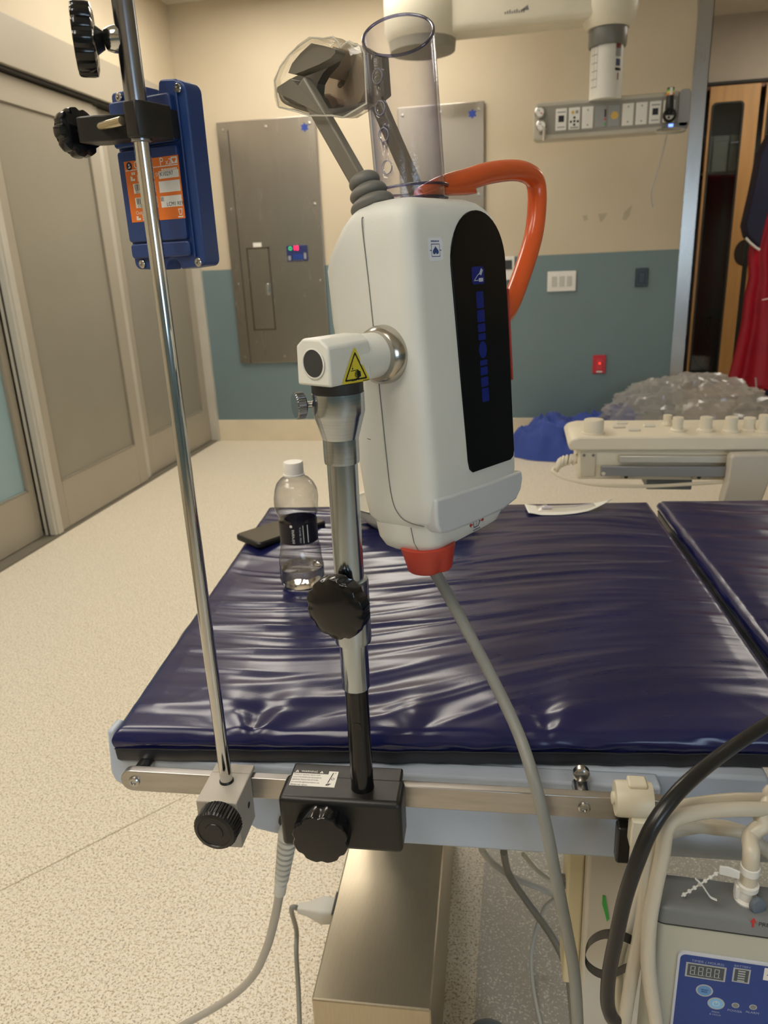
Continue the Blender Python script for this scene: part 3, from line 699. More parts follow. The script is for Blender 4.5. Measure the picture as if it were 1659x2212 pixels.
def navy_f(u, v):
    py = 700 + (905 - 700) * v; x = at(1650, py, YG + 0.03).x + 0.5 * u; return (x, YG + 0.03 + 0.03 * math.sin(u * 20), at(1650, py, YG + 0.03).z)
mb = MB(); mb.grid(navy_f, 24, 12); tag(mb.build('hanging_apron', M('apron_navy', (32, 40, 84), 0.55), None, smooth=180, solid=0.008, fix=False), 'navy apron hem hanging behind the red apron at the right edge', 'apron')

# ------------------------------------------------------------------ heaps on the floor
def heap(name, c, rx, ry, peak, seed, mat, label, cat, fold, sharp, nr=70, na=160, thick=0.0, flat=3.5):
    mb = MB(); vs = []; fs = []
    off = Vector((seed * 3.1, seed * 1.7, seed))
    for i in range(nr + 1):
        r = i / nr
        for j in range(na):
            th = 2 * PI * j / na
            e = 1 + 0.22 * noise.noise(Vector((math.cos(th) * 1.7, math.sin(th) * 1.7, 0)) + off)
            x = rx * e * r * math.cos(th); y = ry * e * r * math.sin(th)
            q = Vector((x, y, 0)) * fold + off
            rid = 1 - abs(noise.noise(q)) * 2; rid2 = 1 - abs(noise.noise(q * 2.3 + Vector((5, 1, 2)))) * 2
            env = (1 - r ** flat)
            h = peak * env * (0.52 + 0.30 * noise.noise(q * 0.5) + sharp * (0.30 * rid + 0.14 * rid2))
            vs.append((c[0] + x, c[1] + y, max(0.004, h) if r < 1 else 0.002))
    for i in range(nr):
        for j in range(na):
            a, b = i * na + j, i * na + (j + 1) % na
            fs.append((a, b, b + na, a + na))
    mb.add(vs, fs)
    o = mb.build(name, mat, None, smooth=30 if sharp > 0.9 else 60, fix=True, solid=thick)
    tag(o, label, cat); return o
heap('surgical_drape', (0.40, 4.96), 0.52, 0.30, 0.33, 3, M('drape_blue', (40, 66, 150), 0.7, var=(6, 0.12), sheen=0.2), 'crumpled royal blue surgical drape heaped on the floor', 'drape', 8.5, 0.7, flat=5.0)
def crumpled_bag(name, c, rx, ry, rz, mat, label, cat):
    mb = MB(); vs = []; fs = []; nu, nv = 96, 48
    for j in range(nv + 1):
        ph = PI * j / nv
        for i in range(nu):
            th = 2 * PI * i / nu
            d = Vector((math.sin(ph) * math.cos(th), math.sin(ph) * math.sin(th), math.cos(ph)))
            r = 0.86 + 0.22 * (1 - 2 * abs(noise.noise(d * 2.2 + Vector((4, 1, 9))))) + 0.10 * (1 - 2 * abs(noise.noise(d * 5.0))) + 0.05 * (1 - 2 * abs(noise.noise(d * 11)))
            vs.append((c[0] + rx * r * d.x, c[1] + ry * r * d.y, max(0.003, c[2] + rz * r * d.z)))
    for j in range(nv):
        for i in range(nu): fs.append((j * nu + i, j * nu + (i + 1) % nu, (j + 1) * nu + (i + 1) % nu, (j + 1) * nu + i))
    mb.add(vs, fs); return tag(mb.build(name, mat, None, smooth=22), label, cat)
crumpled_bag('plastic_bag', (1.05, 4.95, 0.22), 0.46, 0.25, 0.25, bag_film, 'crumpled clear plastic bag lying on the floor by the blue drape', 'bag')

# ------------------------------------------------------------------ operating table
TA = math.radians(2.3)
TF = Fr((-0.4395, 0.634, 0.0), (math.cos(TA), math.sin(TA), 0), (-math.sin(TA), math.cos(TA), 0), (0, 0, 1))   # x along the table, y across it
def att(px, py, ty): return onplane(px, py, TF(0, ty, 0), TF.y)
tbl = thing('operating_table', 'pale painted operating table with steel side rail and stainless base cover', 'operating table', TF(0.3, 0.38, 0))
pane = [(-0.012, 0.766), (-0.0165, 0.71), (-0.013, 0.698), (-0.004, 0.692), (0.125, 0.687), (0.132, 0.655), (0.15, 0.642), (0.178, 0.636), (0.588, 0.635), (0.588, 0.729), (0.0, 0.729), (-0.003, 0.766)]
mb = MB(TF); mb.ext(pane, 0.006, 0.03, lambda u, v, h: (u, h, v)); mb.build('side_panel', frame_white, tbl, bevel=0.003)
mb = MB(TF); mb.box(-0.01, 0.70, 0.03, 0.76, 0.695, 0.729); mb.build('top_slab', frame_white, tbl, bevel=0.004)
mb = MB(TF); mb.ext([(0.72, 0.729), (0.72, 0.70), (0.74, 0.695), (1.25, 0.695), (1.25, 0.729)], 0.012, 0.76, lambda u, v, h: (u, h, v)); mb.build('head_section', frame_white, tbl, bevel=0.004)
mb = MB(TF); mb.tube([(0.575, 0.03, 0.654), (1.25, 0.03, 0.654)], 0.024, 24); mb.build('cross_tube', frame_white, tbl)
rail = MB(TF); rz0, rz1, ry0, ry1 = 0.714, 0.740, -0.0268, -0.0168
rail.ext([(0.028 - 0.013 * math.cos(math.radians(t)) * 0 + 0.013 * math.cos(math.radians(t)) * 1, (rz0 + rz1) / 2 + 0.013 * math.sin(math.radians(t))) for t in range(90, 271, 15)] + [(0.60, rz0), (0.60, rz1)], ry0, ry1, lambda u, v, h: (u, h, v))
rl = rail.build('side_rail', M('rail_steel', (182, 178, 174), 0.34, 1.0, var=(40, 0.10), stretch=(0.3, 0.3, 3)), tbl, bevel=0.001)
for u in (0.031, 0.507):
    mb = MB(TF); mb.tube([(u, ry1, 0.727), (u, 0.008, 0.727)], 0.009, 14); mb.build('standoff', screw_steel, rl)
    mb = MB(TF); mb.lathe([(0.0062, 0), (0.006, 0.002), (0.0048, 0.003), (0.003, 0.003), (0.0028, 0.0012), (0.0003, 0.0012)], (u, ry0, 0.727), (0, -1, 0), 18); mb.build('screw', screw_steel, rl)
mb = MB(TF); mb.lathe([(0.0085, 0), (0.0085, 0.006), (0.006, 0.008), (0.001, 0.008)], (0.507, 0.006, 0.744), (0, -1, 0.0), 18); mb.build('bolt', screw_steel, tbl)
# stainless base cover under the table
A0, A1, A2, A3 = (TF.inv(atz(x, y, 0.27)) for x, y in ((672, 2158), (931, 2190), (973, 1838), (759, 1823)))
yb = 0.75
x0n, x1n = A0.x, A1.x
mb = MB(TF); mb.box(x0n, x1n, A0.y, 0.72, 0.0, 0.27); mb.build('base_cover', steel_box, tbl, smooth=0, bevel=0.003)
mb = MB(TF); mb.box(x0n + 0.01, x1n - 0.01, 0.52, 0.70, 0.27, 0.695); mb.build('column', frame_white, tbl, bevel=0.01)
# upright bracket seen behind the hoses, with a green paint mark
pl, pr_ = TF.inv(att(1268, 1900, 0.06)), TF.inv(att(1352, 1900, 0.06))
mb = MB(TF); mb.box(pl.x, pr_.x + 0.04, 0.06, 0.09, 0.20, 0.66); mb.build('bracket_plate', M('bracket_white', (204, 198, 186), 0.45), tbl, bevel=0.004)
mb = MB(TF); mb.box(pl.x - 0.02, pl.x, 0.08, 0.13, 0.36, 0.66); mb.build('bracket_block', M('bracket_cream', (214, 204, 170), 0.45), tbl, bevel=0.003)
for (py, r) in ((1905, 0.009), (1945, 0.008)):
    c = TF.inv(att(1240, py, 0.1)); mb = MB(TF); mb.tube([(c.x - 0.016, 0.1, c.z), (c.x + 0.03, 0.1, c.z)], r, 14); mb.build('pivot_pin', gunmetal, tbl)
mb = MB(TF); pts = [TF.inv(att(x, y, 0.058)) for x, y in ((1302, 1936), (1308, 1938), (1312, 1960), (1316, 1985), (1311, 1992), (1305, 1968), (1301, 1955))]
mb.ext([(p.x, p.z) for p in pts], 0.0585, 0.0602, lambda u, v, h: (u, h, v)); mb.build('paint_mark', M('paint_green', (52, 170, 66), 0.5), tbl, smooth=0)
c = atz(1057, 2212, 0.05)
mb = MB(); mb.lathe([(0.045, 0), (0.044, 0.02), (0.036, 0.042), (0.02, 0.055), (0.004, 0.06)], (c.x, c.y - 0.02, 0.0), n=28); mb.build('foot_cap', M('foot_cap_blue', (96, 112, 124), 0.35), tbl)
# grey flecked sheet on the floor under the table
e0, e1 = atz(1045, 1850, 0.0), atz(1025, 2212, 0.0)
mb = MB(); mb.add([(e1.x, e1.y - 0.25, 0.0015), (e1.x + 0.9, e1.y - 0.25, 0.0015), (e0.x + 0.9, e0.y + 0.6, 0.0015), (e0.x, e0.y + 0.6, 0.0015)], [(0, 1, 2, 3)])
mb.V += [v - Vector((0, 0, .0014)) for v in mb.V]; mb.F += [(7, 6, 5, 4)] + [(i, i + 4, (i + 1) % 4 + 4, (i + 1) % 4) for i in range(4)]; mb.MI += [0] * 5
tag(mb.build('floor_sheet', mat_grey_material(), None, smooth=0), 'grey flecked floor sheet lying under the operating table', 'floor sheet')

# ------------------------------------------------------------------ mattress pads
def pad(name, label, NL, NR, FR_, FL, ztop, zbot, seed, nx, ny, wr):
    NL, NR, FR_, FL = (Vector((p[0], p[1], 0)) for p in (NL, NR, FR_, FL))
    root = thing(name, label, 'mattress', ((NL + NR + FR_ + FL) / 4) + Vector((0, 0, zbot)), 'table mattress pads')
    L = (NR - NL).length; D = (FL - NL).length; R = 0.009
    def plan(x, y):                                   # x, y in metres from the near left corner
        u, v = x / L, y / D
        return NL * (1 - u) * (1 - v) + NR * u * (1 - v) + FR_ * u * v + FL * (1 - u) * v
    off = Vector((seed * 2.3, seed, 0))
    def soft(q):                                      # rounded ridge between 0 and 1
        n_ = noise.noise(q); return math.exp(-(n_ / 0.22) ** 2)
    def wrinkle(x, y):
        t = x / L; w = 0.0
        amp = 0.35 + 0.65 * max(0.0, 1 - 1.15 * t) + 0.25 * (y / D) * t
        # long soft folds running along the table, fanning out to the right
        yy = y + 0.05 * math.sin(5.5 * x + 0.8) + 0.30 * t * (y - 0.45 * D)
        q = Vector((x * 2.1, yy * 15, 0)) + off
        w += 0.0030 * amp * soft(q)
        q = Vector((x * 3.4, yy * 31 + 0.6 * math.sin(9 * x), 3)) + off
        w += 0.0013 * amp * soft(q)
        q = Vector((x * 5, y * 6, 7)) + off
        w += 0.0034 * noise.noise(q) * (1 - 0.5 * t)
        for (cx, am) in ((0.155, 1.0), (0.47, 0.9), (0.33, .5)):   # pull folds at the near edge
            dx, dy = x - cx * L / 0.74, y + 0.015
            rr = math.hypot(dx, dy); th = math.atan2(dx, dy)
            w += am * 0.0036 * math.exp(-(rr / 0.10) ** 2) * math.cos(th * 6 + cx * 20) * min(1, rr / 0.03)
        q = Vector((x * 16, y * 26, 11)) + off
        w += 0.0005 * noise.noise(q)
        return w * wr
    xs = [0.0]
    def ease(n, L_):  # finer spacing at both rims
        out = []
        for i in range(n + 1):
            t = i / n; out.append(t * L_)
        return out
    gx, gy = ease(nx, L), ease(ny, D)
    def drop(d):
        if d >= R: return 0.0
        return R - math.sqrt(max(0, R * R - (R - d) ** 2))
    mb = MB(); vs = []; fs = []
    for y in gy:
        for x in gx:
            d = min(x, L - x, y, D - y)
            dome = 0.004 * min(1, d / 0.12)
            e = min(1.0, d / 0.03)
            P = plan(x, y)
            vs.append((P.x, P.y, ztop - 0.0015 + dome - min(drop(d + 0.001), R) + wrinkle(x, y) * (0.25 + 0.75 * e)))
    n1 = nx + 1
    for j in range(ny):
        for i in range(nx): fs.append((j * n1 + i, j * n1 + i + 1, (j + 1) * n1 + i + 1, (j + 1) * n1 + i))
    # side wall: follow the perimeter downwards
    per = [i for i in range(n1)] + [j * n1 + nx for j in range(1, ny + 1)] + [ny * n1 + i for i in range(nx - 1, -1, -1)] + [j * n1 for j in range(ny - 1, 0, -1)]
    cen = (NL + NR + FR_ + FL) / 4
    zseam = zbot + 0.018
    levels = 6; prev = per
    for l in range(1, levels + 1):
        t = l / levels; cur = []
        for k, idx in enumerate(per):
            p = Vector(vs[idx]); z = p.z + (zseam - p.z) * t
            outw = (Vector((p.x, p.y, 0)) - cen).normalized()
            bul = 0.004 * math.sin(PI * min(t * 1.1, 1)) + 0.0022 * noise.noise(Vector((k * 0.10, l * 0.5, seed)))
            q = Vector((p.x, p.y, 0)) + outw * bul
            cur.append(len(vs)); vs.append((q.x, q.y, z))
        for k in range(len(per)):
            k2 = (k + 1) % len(per); fs.append((prev[k], cur[k], cur[k2], prev[k2]))
        prev = cur
    mb.add(vs, fs); mb.build('cover', vinyl_navy, root, smooth=70)
    # charcoal lower band and stitched seam
    ring = [Vector(vs[i]) for i in prev]
    lo = MB(); m = len(ring); rows = []
    for (z, o) in ((zseam + 0.0005, 0.0010), (zseam - 0.004, 0.0014), (zbot + 0.004, 0.0008), (zbot, -0.003)):
        rows.append([tuple(Vector((p.x, p.y, 0)) + (Vector((p.x, p.y, 0)) - cen).normalized() * (o + 0.0012 * noise.noise(Vector((k * .12, z * 60, seed)))) + Vector((0, 0, z))) for k, p in enumerate(ring)])
    lo.loft(rows, True, True); lo.build('base_band', vinyl_dark, root, smooth=60)
    seamp = [p + (Vector((p.x, p.y, 0)) - cen).normalized() * 0.0016 for p in ring[::2]]
    sm = MB(); sm.tube(seamp + [seamp[0]], 0.0009, 5); sm.build('stitched_seam', M('seam_thread', (20, 20, 34), 0.6), root)
    return root
NLm, FLm, FRm, NRm = (-0.4395, 0.634), (-0.5223, 1.4185), (0.255, 1.4906), (0.3035, 0.712)
pad('mattress_pad', 'large navy vinyl mattress pad creased on top with bottle standing on it', NLm, NRm, FRm, FLm, 0.772, 0.730, 1, 250, 250, 1.0)
pad('mattress_pad', 'second navy vinyl mattress pad at the right edge beyond the gap', (0.326, 0.716), (0.95, 0.76), (0.92, 1.55), (0.277, 1.497), 0.772, 0.730, 5, 130, 150, 0.7)

# ------------------------------------------------------------------ far console
YC = 1.9
con = thing('control_console', 'cream control console with row of knobs beyond the table', 'console', (0.4, YC + 0.08, 0))
mb = MB()
mb.ext([(0.125, 0.776), (0.117, 0.793), (0.127, 0.806), (0.150, 0.812), (0.95, 0.812), (0.95, 0.776)], YC - 0.012, YC + 0.19, lambda u, v, h: (u, h, v)); mb.build('top_deck', console_cream, con, bevel=0.005)
mb = MB(); mb.box(0.146, 0.95, YC, YC + 0.17, 0.697, 0.777); mb.build('body', console_cream, con, bevel=0.004)
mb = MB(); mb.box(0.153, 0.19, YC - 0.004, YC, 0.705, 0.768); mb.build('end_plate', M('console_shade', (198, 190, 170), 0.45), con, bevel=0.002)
for x in (0.16, 0.183):
    mb = MB(); mb.lathe([(0.004, 0), (0.003, 0.003), (0.0005, 0.003)], (x, YC - 0.004, 0.762), (0, -1, 0), 10); mb.build('screw', gunmetal, con)
mb = MB(); mb.box(0.245, 0.95, YC - 0.018, YC, 0.746, 0.764); mb.build('guide_rail', M('rail_light', (196, 194, 186), 0.3, 0.6), con, bevel=0.002)
mb = MB(); mb.box(0.20, 0.50, YC - 0.03, YC - 0.018, 0.714, 0.740); mb.build('guide_rail', M('rail_grey', (140, 142, 146), 0.35, 0.5), con, bevel=0.002)
mb = MB(); mb.lathe([(0.006, 0), (0.005, 0.004), (0.001, 0.004)], (0.207, YC - 0.03, 0.722), (0, -1, 0), 12); mb.build('bolt', chrome, con)
for x in (0.265, 0.44):
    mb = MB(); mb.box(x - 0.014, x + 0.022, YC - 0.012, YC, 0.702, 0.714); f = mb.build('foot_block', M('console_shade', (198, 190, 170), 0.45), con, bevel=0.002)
    mb = MB(); mb.lathe([(0.005, 0), (0.001, 0.001)], (x, YC - 0.0122, 0.708), (0, -1, 0), 10); mb.build('hole', dark_gap, f)
mb = MB(); mb.box(0.32, 0.43, YC + 0.01, YC + 0.15, 0.668, 0.697); mb.build('under_box', M('console_dark', (98, 106, 112), 0.5), con, bevel=0.003)
mb = MB()
sp = [(0.497, 0.770), (0.503, 0.777), (0.585, 0.779), (0.593, 0.770), (0.591, 0.72), (0.578, 0.66), (0.565, 0.60), (0.49, 0.60), (0.488, 0.66), (0.496, 0.71)]
mb.ext(sp, YC - 0.06, YC - 0.02, lambda u, v, h: (u, h, v)); mb.build('support_arm', M('support_grey', (190, 184, 174), 0.4), con, bevel=0.010, seg=3)
mb = MB(); mb.box(0.51, 0.57, YC - 0.05, YC + 0.10, 0.0, 0.61); mb.build('stand', M('support_grey', (190, 184, 174), 0.4), con, bevel=0.006)
mb = MB(); mb.box(0.36, 0.72, YC - 0.12, YC + 0.25, 0.0, 0.04); mb.build('stand_base', M('support_grey', (190, 184, 174), 0.4), con, bevel=0.01)
def cknob(px, py, r, h, waist, Yk):
    x = at(px, py, Yk).x
    mb = MB()
    if waist: pf = [(r * 1.15, 0.0), (r * 1.15, 0.004), (r * 0.9, 0.007), (r * 0.78, h * 0.5), (r * 0.86, h * 0.9), (r * 0.8, h), (r * 0.1, h)]
    else: pf = [(r * 1.12, 0), (r * 1.12, 0.003), (r, 0.004), (r * 0.97, h - 0.003), (r * 0.9, h), (r * 0.1, h)]
    mb.lathe(pf, (x, Yk, 0.812), n=24); mb.build('knob', console_cream, con)
cknob(1282, 930, 0.026, 0.036, False, YC + 0.03)
for (px, r, h, yo) in ((1440, 0.013, 0.028, 0.12), (1463, 0.016, 0.036, 0.05), (1524, 0.018, 0.036, 0.05), (1578, 0.018, 0.038, 0.04), (1617, 0.017, 0.034, 0.05), (1650, 0.018, 0.044, 0.03)): cknob(px, 930, r, h, True, YC + yo)
for (px, w, yo) in ((1335, 0.032, 0.10), (1368, 0.03, 0.06), (1400, 0.028, 0.11), (1340, 0.028, 0.15)):
    x = at(px, 945, YC + yo).x; mb = MB(); mb.box(x - w / 2, x + w / 2, YC + yo - 0.012, YC + yo + 0.012, 0.812, 0.817); mb.build('push_button', M('button_ivory', (214, 210, 196), 0.35), con, bevel=0.002)
coil = []
for i in range(90):
    t = i / 89; c = Vector((0.146 - 0.05 * t - 0.012 * math.sin(PI * t), YC + 0.03, 0.742 - 0.022 * t * t)); th = t * 7 * 2 * PI
    coil.append(c + Vector((0, 0.009 * math.cos(th), 0.011 * math.sin(th))))
cc = MB(); cc.tube(coil, 0.0042, 7); cc.build('coil_cord', console_cream, con)
cc = MB(); cc.lathe([(0.012, 0), (0.012, 0.02), (0.009, 0.024)], (0.128, YC + 0.03, 0.744), (1, 0, 0), 14); cc.build('cord_boot', console_cream, con)
cc = MB(); cc.tube(catmull([coil[-1], (0.085, YC + 0.02, 0.712), (0.12, YC + 0.0, 0.698), (0.20, YC - 0.02, 0.688), (0.32, YC - 0.02, 0.686), (0.45, YC - 0.02, 0.695), (0.60, YC - 0.02, 0.705), (0.9, YC - 0.02, 0.705)]), 0.0048, 8); cc.build('cord', console_cream, con)

# ------------------------------------------------------------------ things lying on the mattress
ZM = 0.7765
# phone: four corners on the pad
pA, pB, pC = atz(524, 1160, ZM), atz(560, 1186, ZM), atz(700, 1112, ZM)
ph = thing('phone', 'black smartphone in dark case lying behind the water bottle', 'phone', (pA + pC) / 2)
ex = (atz(715, 1133, ZM) - pB); Ln = 0.158; ex = ex.normalized(); ey = Vector((-ex.y, ex.x, 0)); 
pf = Fr(pB, ex, ey, (0, 0, 1))
mb = MB(pf); mb.ext(rrect(0, Ln, 0, 0.078, 0.010), -0.001, 0.010); mb.build('case', black_satin, ph, bevel=0.003)
mb = MB(pf); mb.ext(rrect(0.0035, Ln - 0.0035, 0.0035, 0.0745, 0.008), 0.0098, 0.0105); mb.build('screen', M('phone_glass', (58, 56, 50), 0.14), ph, smooth=0)
# paper backed pouch
pk = thing('sterile_pouch', 'white paper backed sterile pouch curling on the far mattress edge', 'pouch', atz(1230, 1098, ZM))
def pouch(u, v):
    px = 1133 + u * 192; top = 1091 + (1074 - 1091) * u - 6 * math.sin(PI * u) * 0 ; 
    k = math.sin(PI * u)
    q0 = atz(1141 + u * 184, 1111 - 4 * u - 22 * u ** 3 + 4 * k, ZM + 0.001); q1 = atz(1133 + u * 182, 1093 - 2 * u - 2 * u ** 3, ZM + 0.001)
    p = q0.lerp(q1, v); p.z += 0.012 * max(0, u - 0.7) ** 1.2 * 3 + 0.004 * max(0, 0.15 - u) * 6
    p.y = min(p.y, 1.475)
    return tuple(p)
mb = MB(); mb.grid(pouch, 40, 8); mb.build('paper_backing', M('pouch_paper', (240, 238, 230), 0.6), pk, smooth=180, solid=0.0008, fix=False)
def blister(u, v):
    a = Vector(pouch(0.13 + 0.68 * u, 0.25 + 0.7 * v)); a.z += 0.0012 + 0.009 * math.sin(PI * v) * min(1, u * 8, (1 - u) * 8) * (1.0 if u < 0.2 else 0.55); return tuple(a)
mb = MB(); mb.grid(blister, 30, 10); mb.build('clear_blister', clear_film, pk, smooth=180, fix=False)
mb = MB(); A_, B_ = Vector(pouch(0.18, 0.6)) + Vector((0, 0, 0.004)), Vector(pouch(0.30, 0.6)) + Vector((0, 0, 0.004)); C_ = Vector(pouch(0.78, 0.6)) + Vector((0, 0, 0.004))
mb.tube([A_, B_], 0.0035, 10); mb.tube([B_, B_.lerp(C_, .5) - Vector((0, .006, 0)), C_], 0.0012, 8); mb.build('catheter', M('catheter_lilac', (206, 200, 214), 0.4), pk)
# white basin behind the device
c = atz(850, 1152, ZM)
bs = thing('basin', 'white plastic basin half hidden behind the steel post and white device', 'basin', (c.x + 0.02, c.y + 0.06, ZM - 0.004))
def oval(rx, ry, z): return [(c.x + 0.028 + rx * math.cos(2 * PI * i / 48), c.y + 0.055 + ry * math.sin(2 * PI * i / 48), ZM + 0.001 + z) for i in range(48)]
mb = MB(); mb.loft([oval(0.070, 0.05, 0), oval(0.085, 0.065, 0.004), oval(0.105, 0.082, 0.022), oval(0.116, 0.09, 0.046), oval(0.121, 0.095, 0.047), oval(0.116, 0.09, 0.044), oval(0.10, 0.078, 0.023), oval(0.06, 0.045, 0.006)]); mb.build('bowl', M('basin_white', (226, 222, 206), 0.4), bs)
# water bottle
bp = atz(655, 1262, ZM)
HB = 0.199
bt = thing('water_bottle', 'clear plastic water bottle with black label standing on the mattress', 'bottle', (bp.x, bp.y, ZM))
prof = [(0.026, 0.0), (0.031, 0.004), (0.0340, 0.014), (0.0345, 0.028), (0.0332, 0.045), (0.0312, 0.060), (0.0296, 0.072), (0.0288, 0.078), (0.0284, 0.108), (0.0288, 0.114), (0.0318, 0.122), (0.0332, 0.132), (0.0334, 0.144), (0.0318, 0.156), (0.0278, 0.166), (0.0215, 0.173), (0.0150, 0.1770), (0.0135, 0.179), (0.0135, 0.197)]
def wavy(th, i, h):
    k = 1.0
    if 0.03 < h < 0.074: k += 0.022 * math.sin(3 * th + h * 190)
    if 0.115 < h < 0.170: k += 0.03 * math.sin(5 * th + h * 90) * math.sin((h - 0.115) / 0.055 * PI)
    if h < 0.02: k += 0.03 * math.cos(6 * th)
    return k
def fine(pr, n=4):
    out = []
    for a, b in zip(pr, pr[1:]):
        for k in range(n): t = k / n; out.append((a[0] + (b[0] - a[0]) * t, a[1] + (b[1] - a[1]) * t))
    return out + [pr[-1]]
mb = MB(); mb.lathe(fine(prof), (bp.x, bp.y, ZM), n=56, rf=wavy); mb.build('shell', clear_bottle, bt, smooth=180)
water_m = bpy.data.materials.new('water'); water_m.use_nodes = True
w = water_m.node_tree.nodes['Principled BSDF']; w.inputs['Transmission Weight'].default_value = 1.0; w.inputs['IOR'].default_value = 1.33; w.inputs['Roughness'].default_value = 0.0
wp = [(r - 0.0012, z) for r, z in fine(prof) if 0.003 < z < 0.036]
wp = [(0.001, wp[0][1])] + wp + [(0.001, wp[-1][1])]
mb = MB(); mb.lathe(wp, (bp.x, bp.y, ZM), n=56, rf=wavy); mb.build('water', water_m, bt, smooth=60)
lab = MB(); rl_ = 0.0291; n = 64
vs = []; 
for i in range(n): 
    th = 2 * PI * i / n; vs += [(bp.x + rl_ * math.cos(th), bp.y + rl_ * math.sin(th), ZM + 0.0765), (bp.x + rl_ * math.cos(th), bp.y + rl_ * math.sin(th), ZM + 0.1095)]
lab.add(vs, [(2 * i, 2 * ((i + 1) % n), 2 * ((i + 1) % n) + 1, 2 * i + 1) for i in range(n)])
lo = lab.build('label', M('label_black', (30, 28, 38), 0.4), bt, smooth=60, fix=False)
def wrap_print(name, items, r, z0, mats, par, cen):
    """print wrapped on the bottle: u is the arc angle in degrees from the camera-facing line"""
    mb = MB(); base = math.atan2(EYE.y - cen.y, EYE.x - cen.x)
    for vs, fs, mi in items:
        mb.add([(cen.x + r * math.cos(base + u / r), cen.y + r * math.sin(base + u / r), z0 + v) for u, v in vs], fs, mi)
    return mb.build(name, mats, par, smooth=0, fix=False)
items = []
def txt(t, size, u, v, mi):
    vs, fs = text_geo(t, size, 'LEFT'); items.append(([(u - y, v + x) for x, y, z in vs], fs, mi))
txt('nirvana', 0.0078, -0.0095, 0.079, 0); txt('CTRX  ME-NY 5c', 0.0034, 0.002, 0.080, 0)
items.append(([(u - 0.0115 + 0 * v, v) for u, v in circ(0, 0.1065, 0.0022, 12)], [tuple(range(12))], 0))
items.append(([(0.006, 0.079), (0.0145, 0.079), (0.0145, 0.107), (0.006, 0.107)], [(0, 1, 2, 3)], 0))
lp = wrap_print('print', items, 0.02925, ZM, [print_white], lo, bp)
rr = random.Random(4); items = []; z = 0.080
while z < 0.1055:
    hgt = rr.uniform(0.0003, 0.0010); items.append(([(0.007, z), (0.0125, z), (0.0125, z + hgt), (0.007, z + hgt)], [(0, 1, 2, 3)], 0)); z += hgt + rr.uniform(0.0004, 0.0009)
wrap_print('barcode', items, 0.0294, ZM, [print_black], lo, bp)
items = [([(0.0165, 0.0775), (0.032, 0.0775), (0.032, 0.1085), (0.0165, 0.1085)], [(0, 1, 2, 3)], 0)]
wrap_print('side_panel', items, 0.02925, ZM, [M('label_purple', (64, 52, 96), 0.4)], lo, bp)
cp = MB(); cp.lathe([(0.0160, 0.1785), (0.0160, 0.181), (0.0148, 0.1815), (0.0148, 0.197), (0.0138, 0.199), (0.001, 0.199)], (bp.x, bp.y, ZM), n=72, rf=lambda th, i, h: 1 + (0.012 * math.cos(36 * th) if h > 0.1815 and h < 0.198 else 0)); cp.build('cap', M('cap_white', (236, 234, 230), 0.4), bt)

# ------------------------------------------------------------------ chromed pole with clamp block on the rail
def knob(name, o, ax, r, h, nl, depth, mat, parent, dome=0.0, n=96, ref=None):
    mb = MB(); mb.lathe(knob_prof(r, h, dome), o, ax, n, scallop(nl, depth), ref=ref); return mb.build(name, mat, parent, smooth=35)
PP = TF(0.1425, -0.0405, 0)          # pole foot
pole = thing('equipment_pole', 'thin chromed equipment pole clamped to the rail by a beige block', 'pole', TF(0.1425, -0.0405, 0.672))
mb = MB(TF); mb.box(0.121, 0.164, -0.0725, -0.0268, 0.690, 0.7455); mb.box(0.121, 0.164, -0.0268, -0.0125, 0.7402, 0.7455); mb.box(0.128, 0.157, -0.062, -0.03, 0.684, 0.690)
blk = mb.build('clamp_block', block_grey, pole, smooth=0, bevel=0.0012)
mb = MB(TF); mb.lathe([(0.0035, 0), (0.001, 0.0005)], (0.1642, -0.042, 0.718), (1, 0, 0), 14); mb.build('set_screw', dark_gap, blk)
kc = TF.inv(att(463, 1793, -0.092))
mb = MB(TF); pf = [(0.012, 0), (0.0205, 0.001), (0.0220, 0.003), (0.0220, 0.018), (0.0205, 0.0205), (0.0170, 0.0212), (0.0165, 0.0204), (0.0095, 0.0204), (0.009, 0.0212), (0.0003, 0.0212)]
mb.lathe(pf, (kc.x + 0.003, -0.0725 - 0.004, kc.z + 0.002), (-0.06, -1, 0), 144, lambda th, i, h: 1 + (0.022 * (1 if math.sin(40 * th) > 0 else -1) if 1 < i < 4 else 0))
mb.build('ribbed_knob', black_plastic, pole, smooth=30)
mb = MB(TF); mb.tube([(kc.x + 0.003, -0.078, kc.z + 0.002), (kc.x + 0.003, -0.07, kc.z + 0.002)], 0.006, 12); mb.build('knob_shaft', black_plastic, pole)
zc = onplane(262, 85, PP, Vector((0, 1, 0))).z
z_sl = onplane(300, 215, PP, Vector((0, 1, 0))).z
mb = MB(); mb.lathe([(0.0066, 0.745), (0.0064, 0.75), (0.0062, z_sl + 0.01)], (PP.x, PP.y, 0), n=24); mb.build('lower_tube', chrome, pole)
for zz_ in (0.748,):
    mb = MB(); mb.lathe([(0.0075, 0.7452), (0.0075, 0.747), (0.0068, 0.748)], (PP.x, PP.y, 0), n=20); mb.build('socket_rim', black_plastic, pole)
mb = MB(); mb.lathe([(0.0062, z_sl - 0.03), (0.0083, z_sl - 0.029), (0.0083, 1.445), (0.006, 1.447), (0.006, 1.60), (0.002, 1.602)], (PP.x, PP.y, 0), n=24); mb.build('upper_tube', gunmetal, pole)
lx = -CAM_RIGHT; lx = Vector((lx.x, lx.y, 0)).normalized()
bo = Vector((PP.x, PP.y, zc))
mb = MB(); mb.lathe([(0.0085, 0.004), (0.0095, 0.008), (0.0090, 0.012), (0.0075, 0.016), (0.005, 0.0165)], bo, lx, 20); mb.build('boss', chrome, pole)
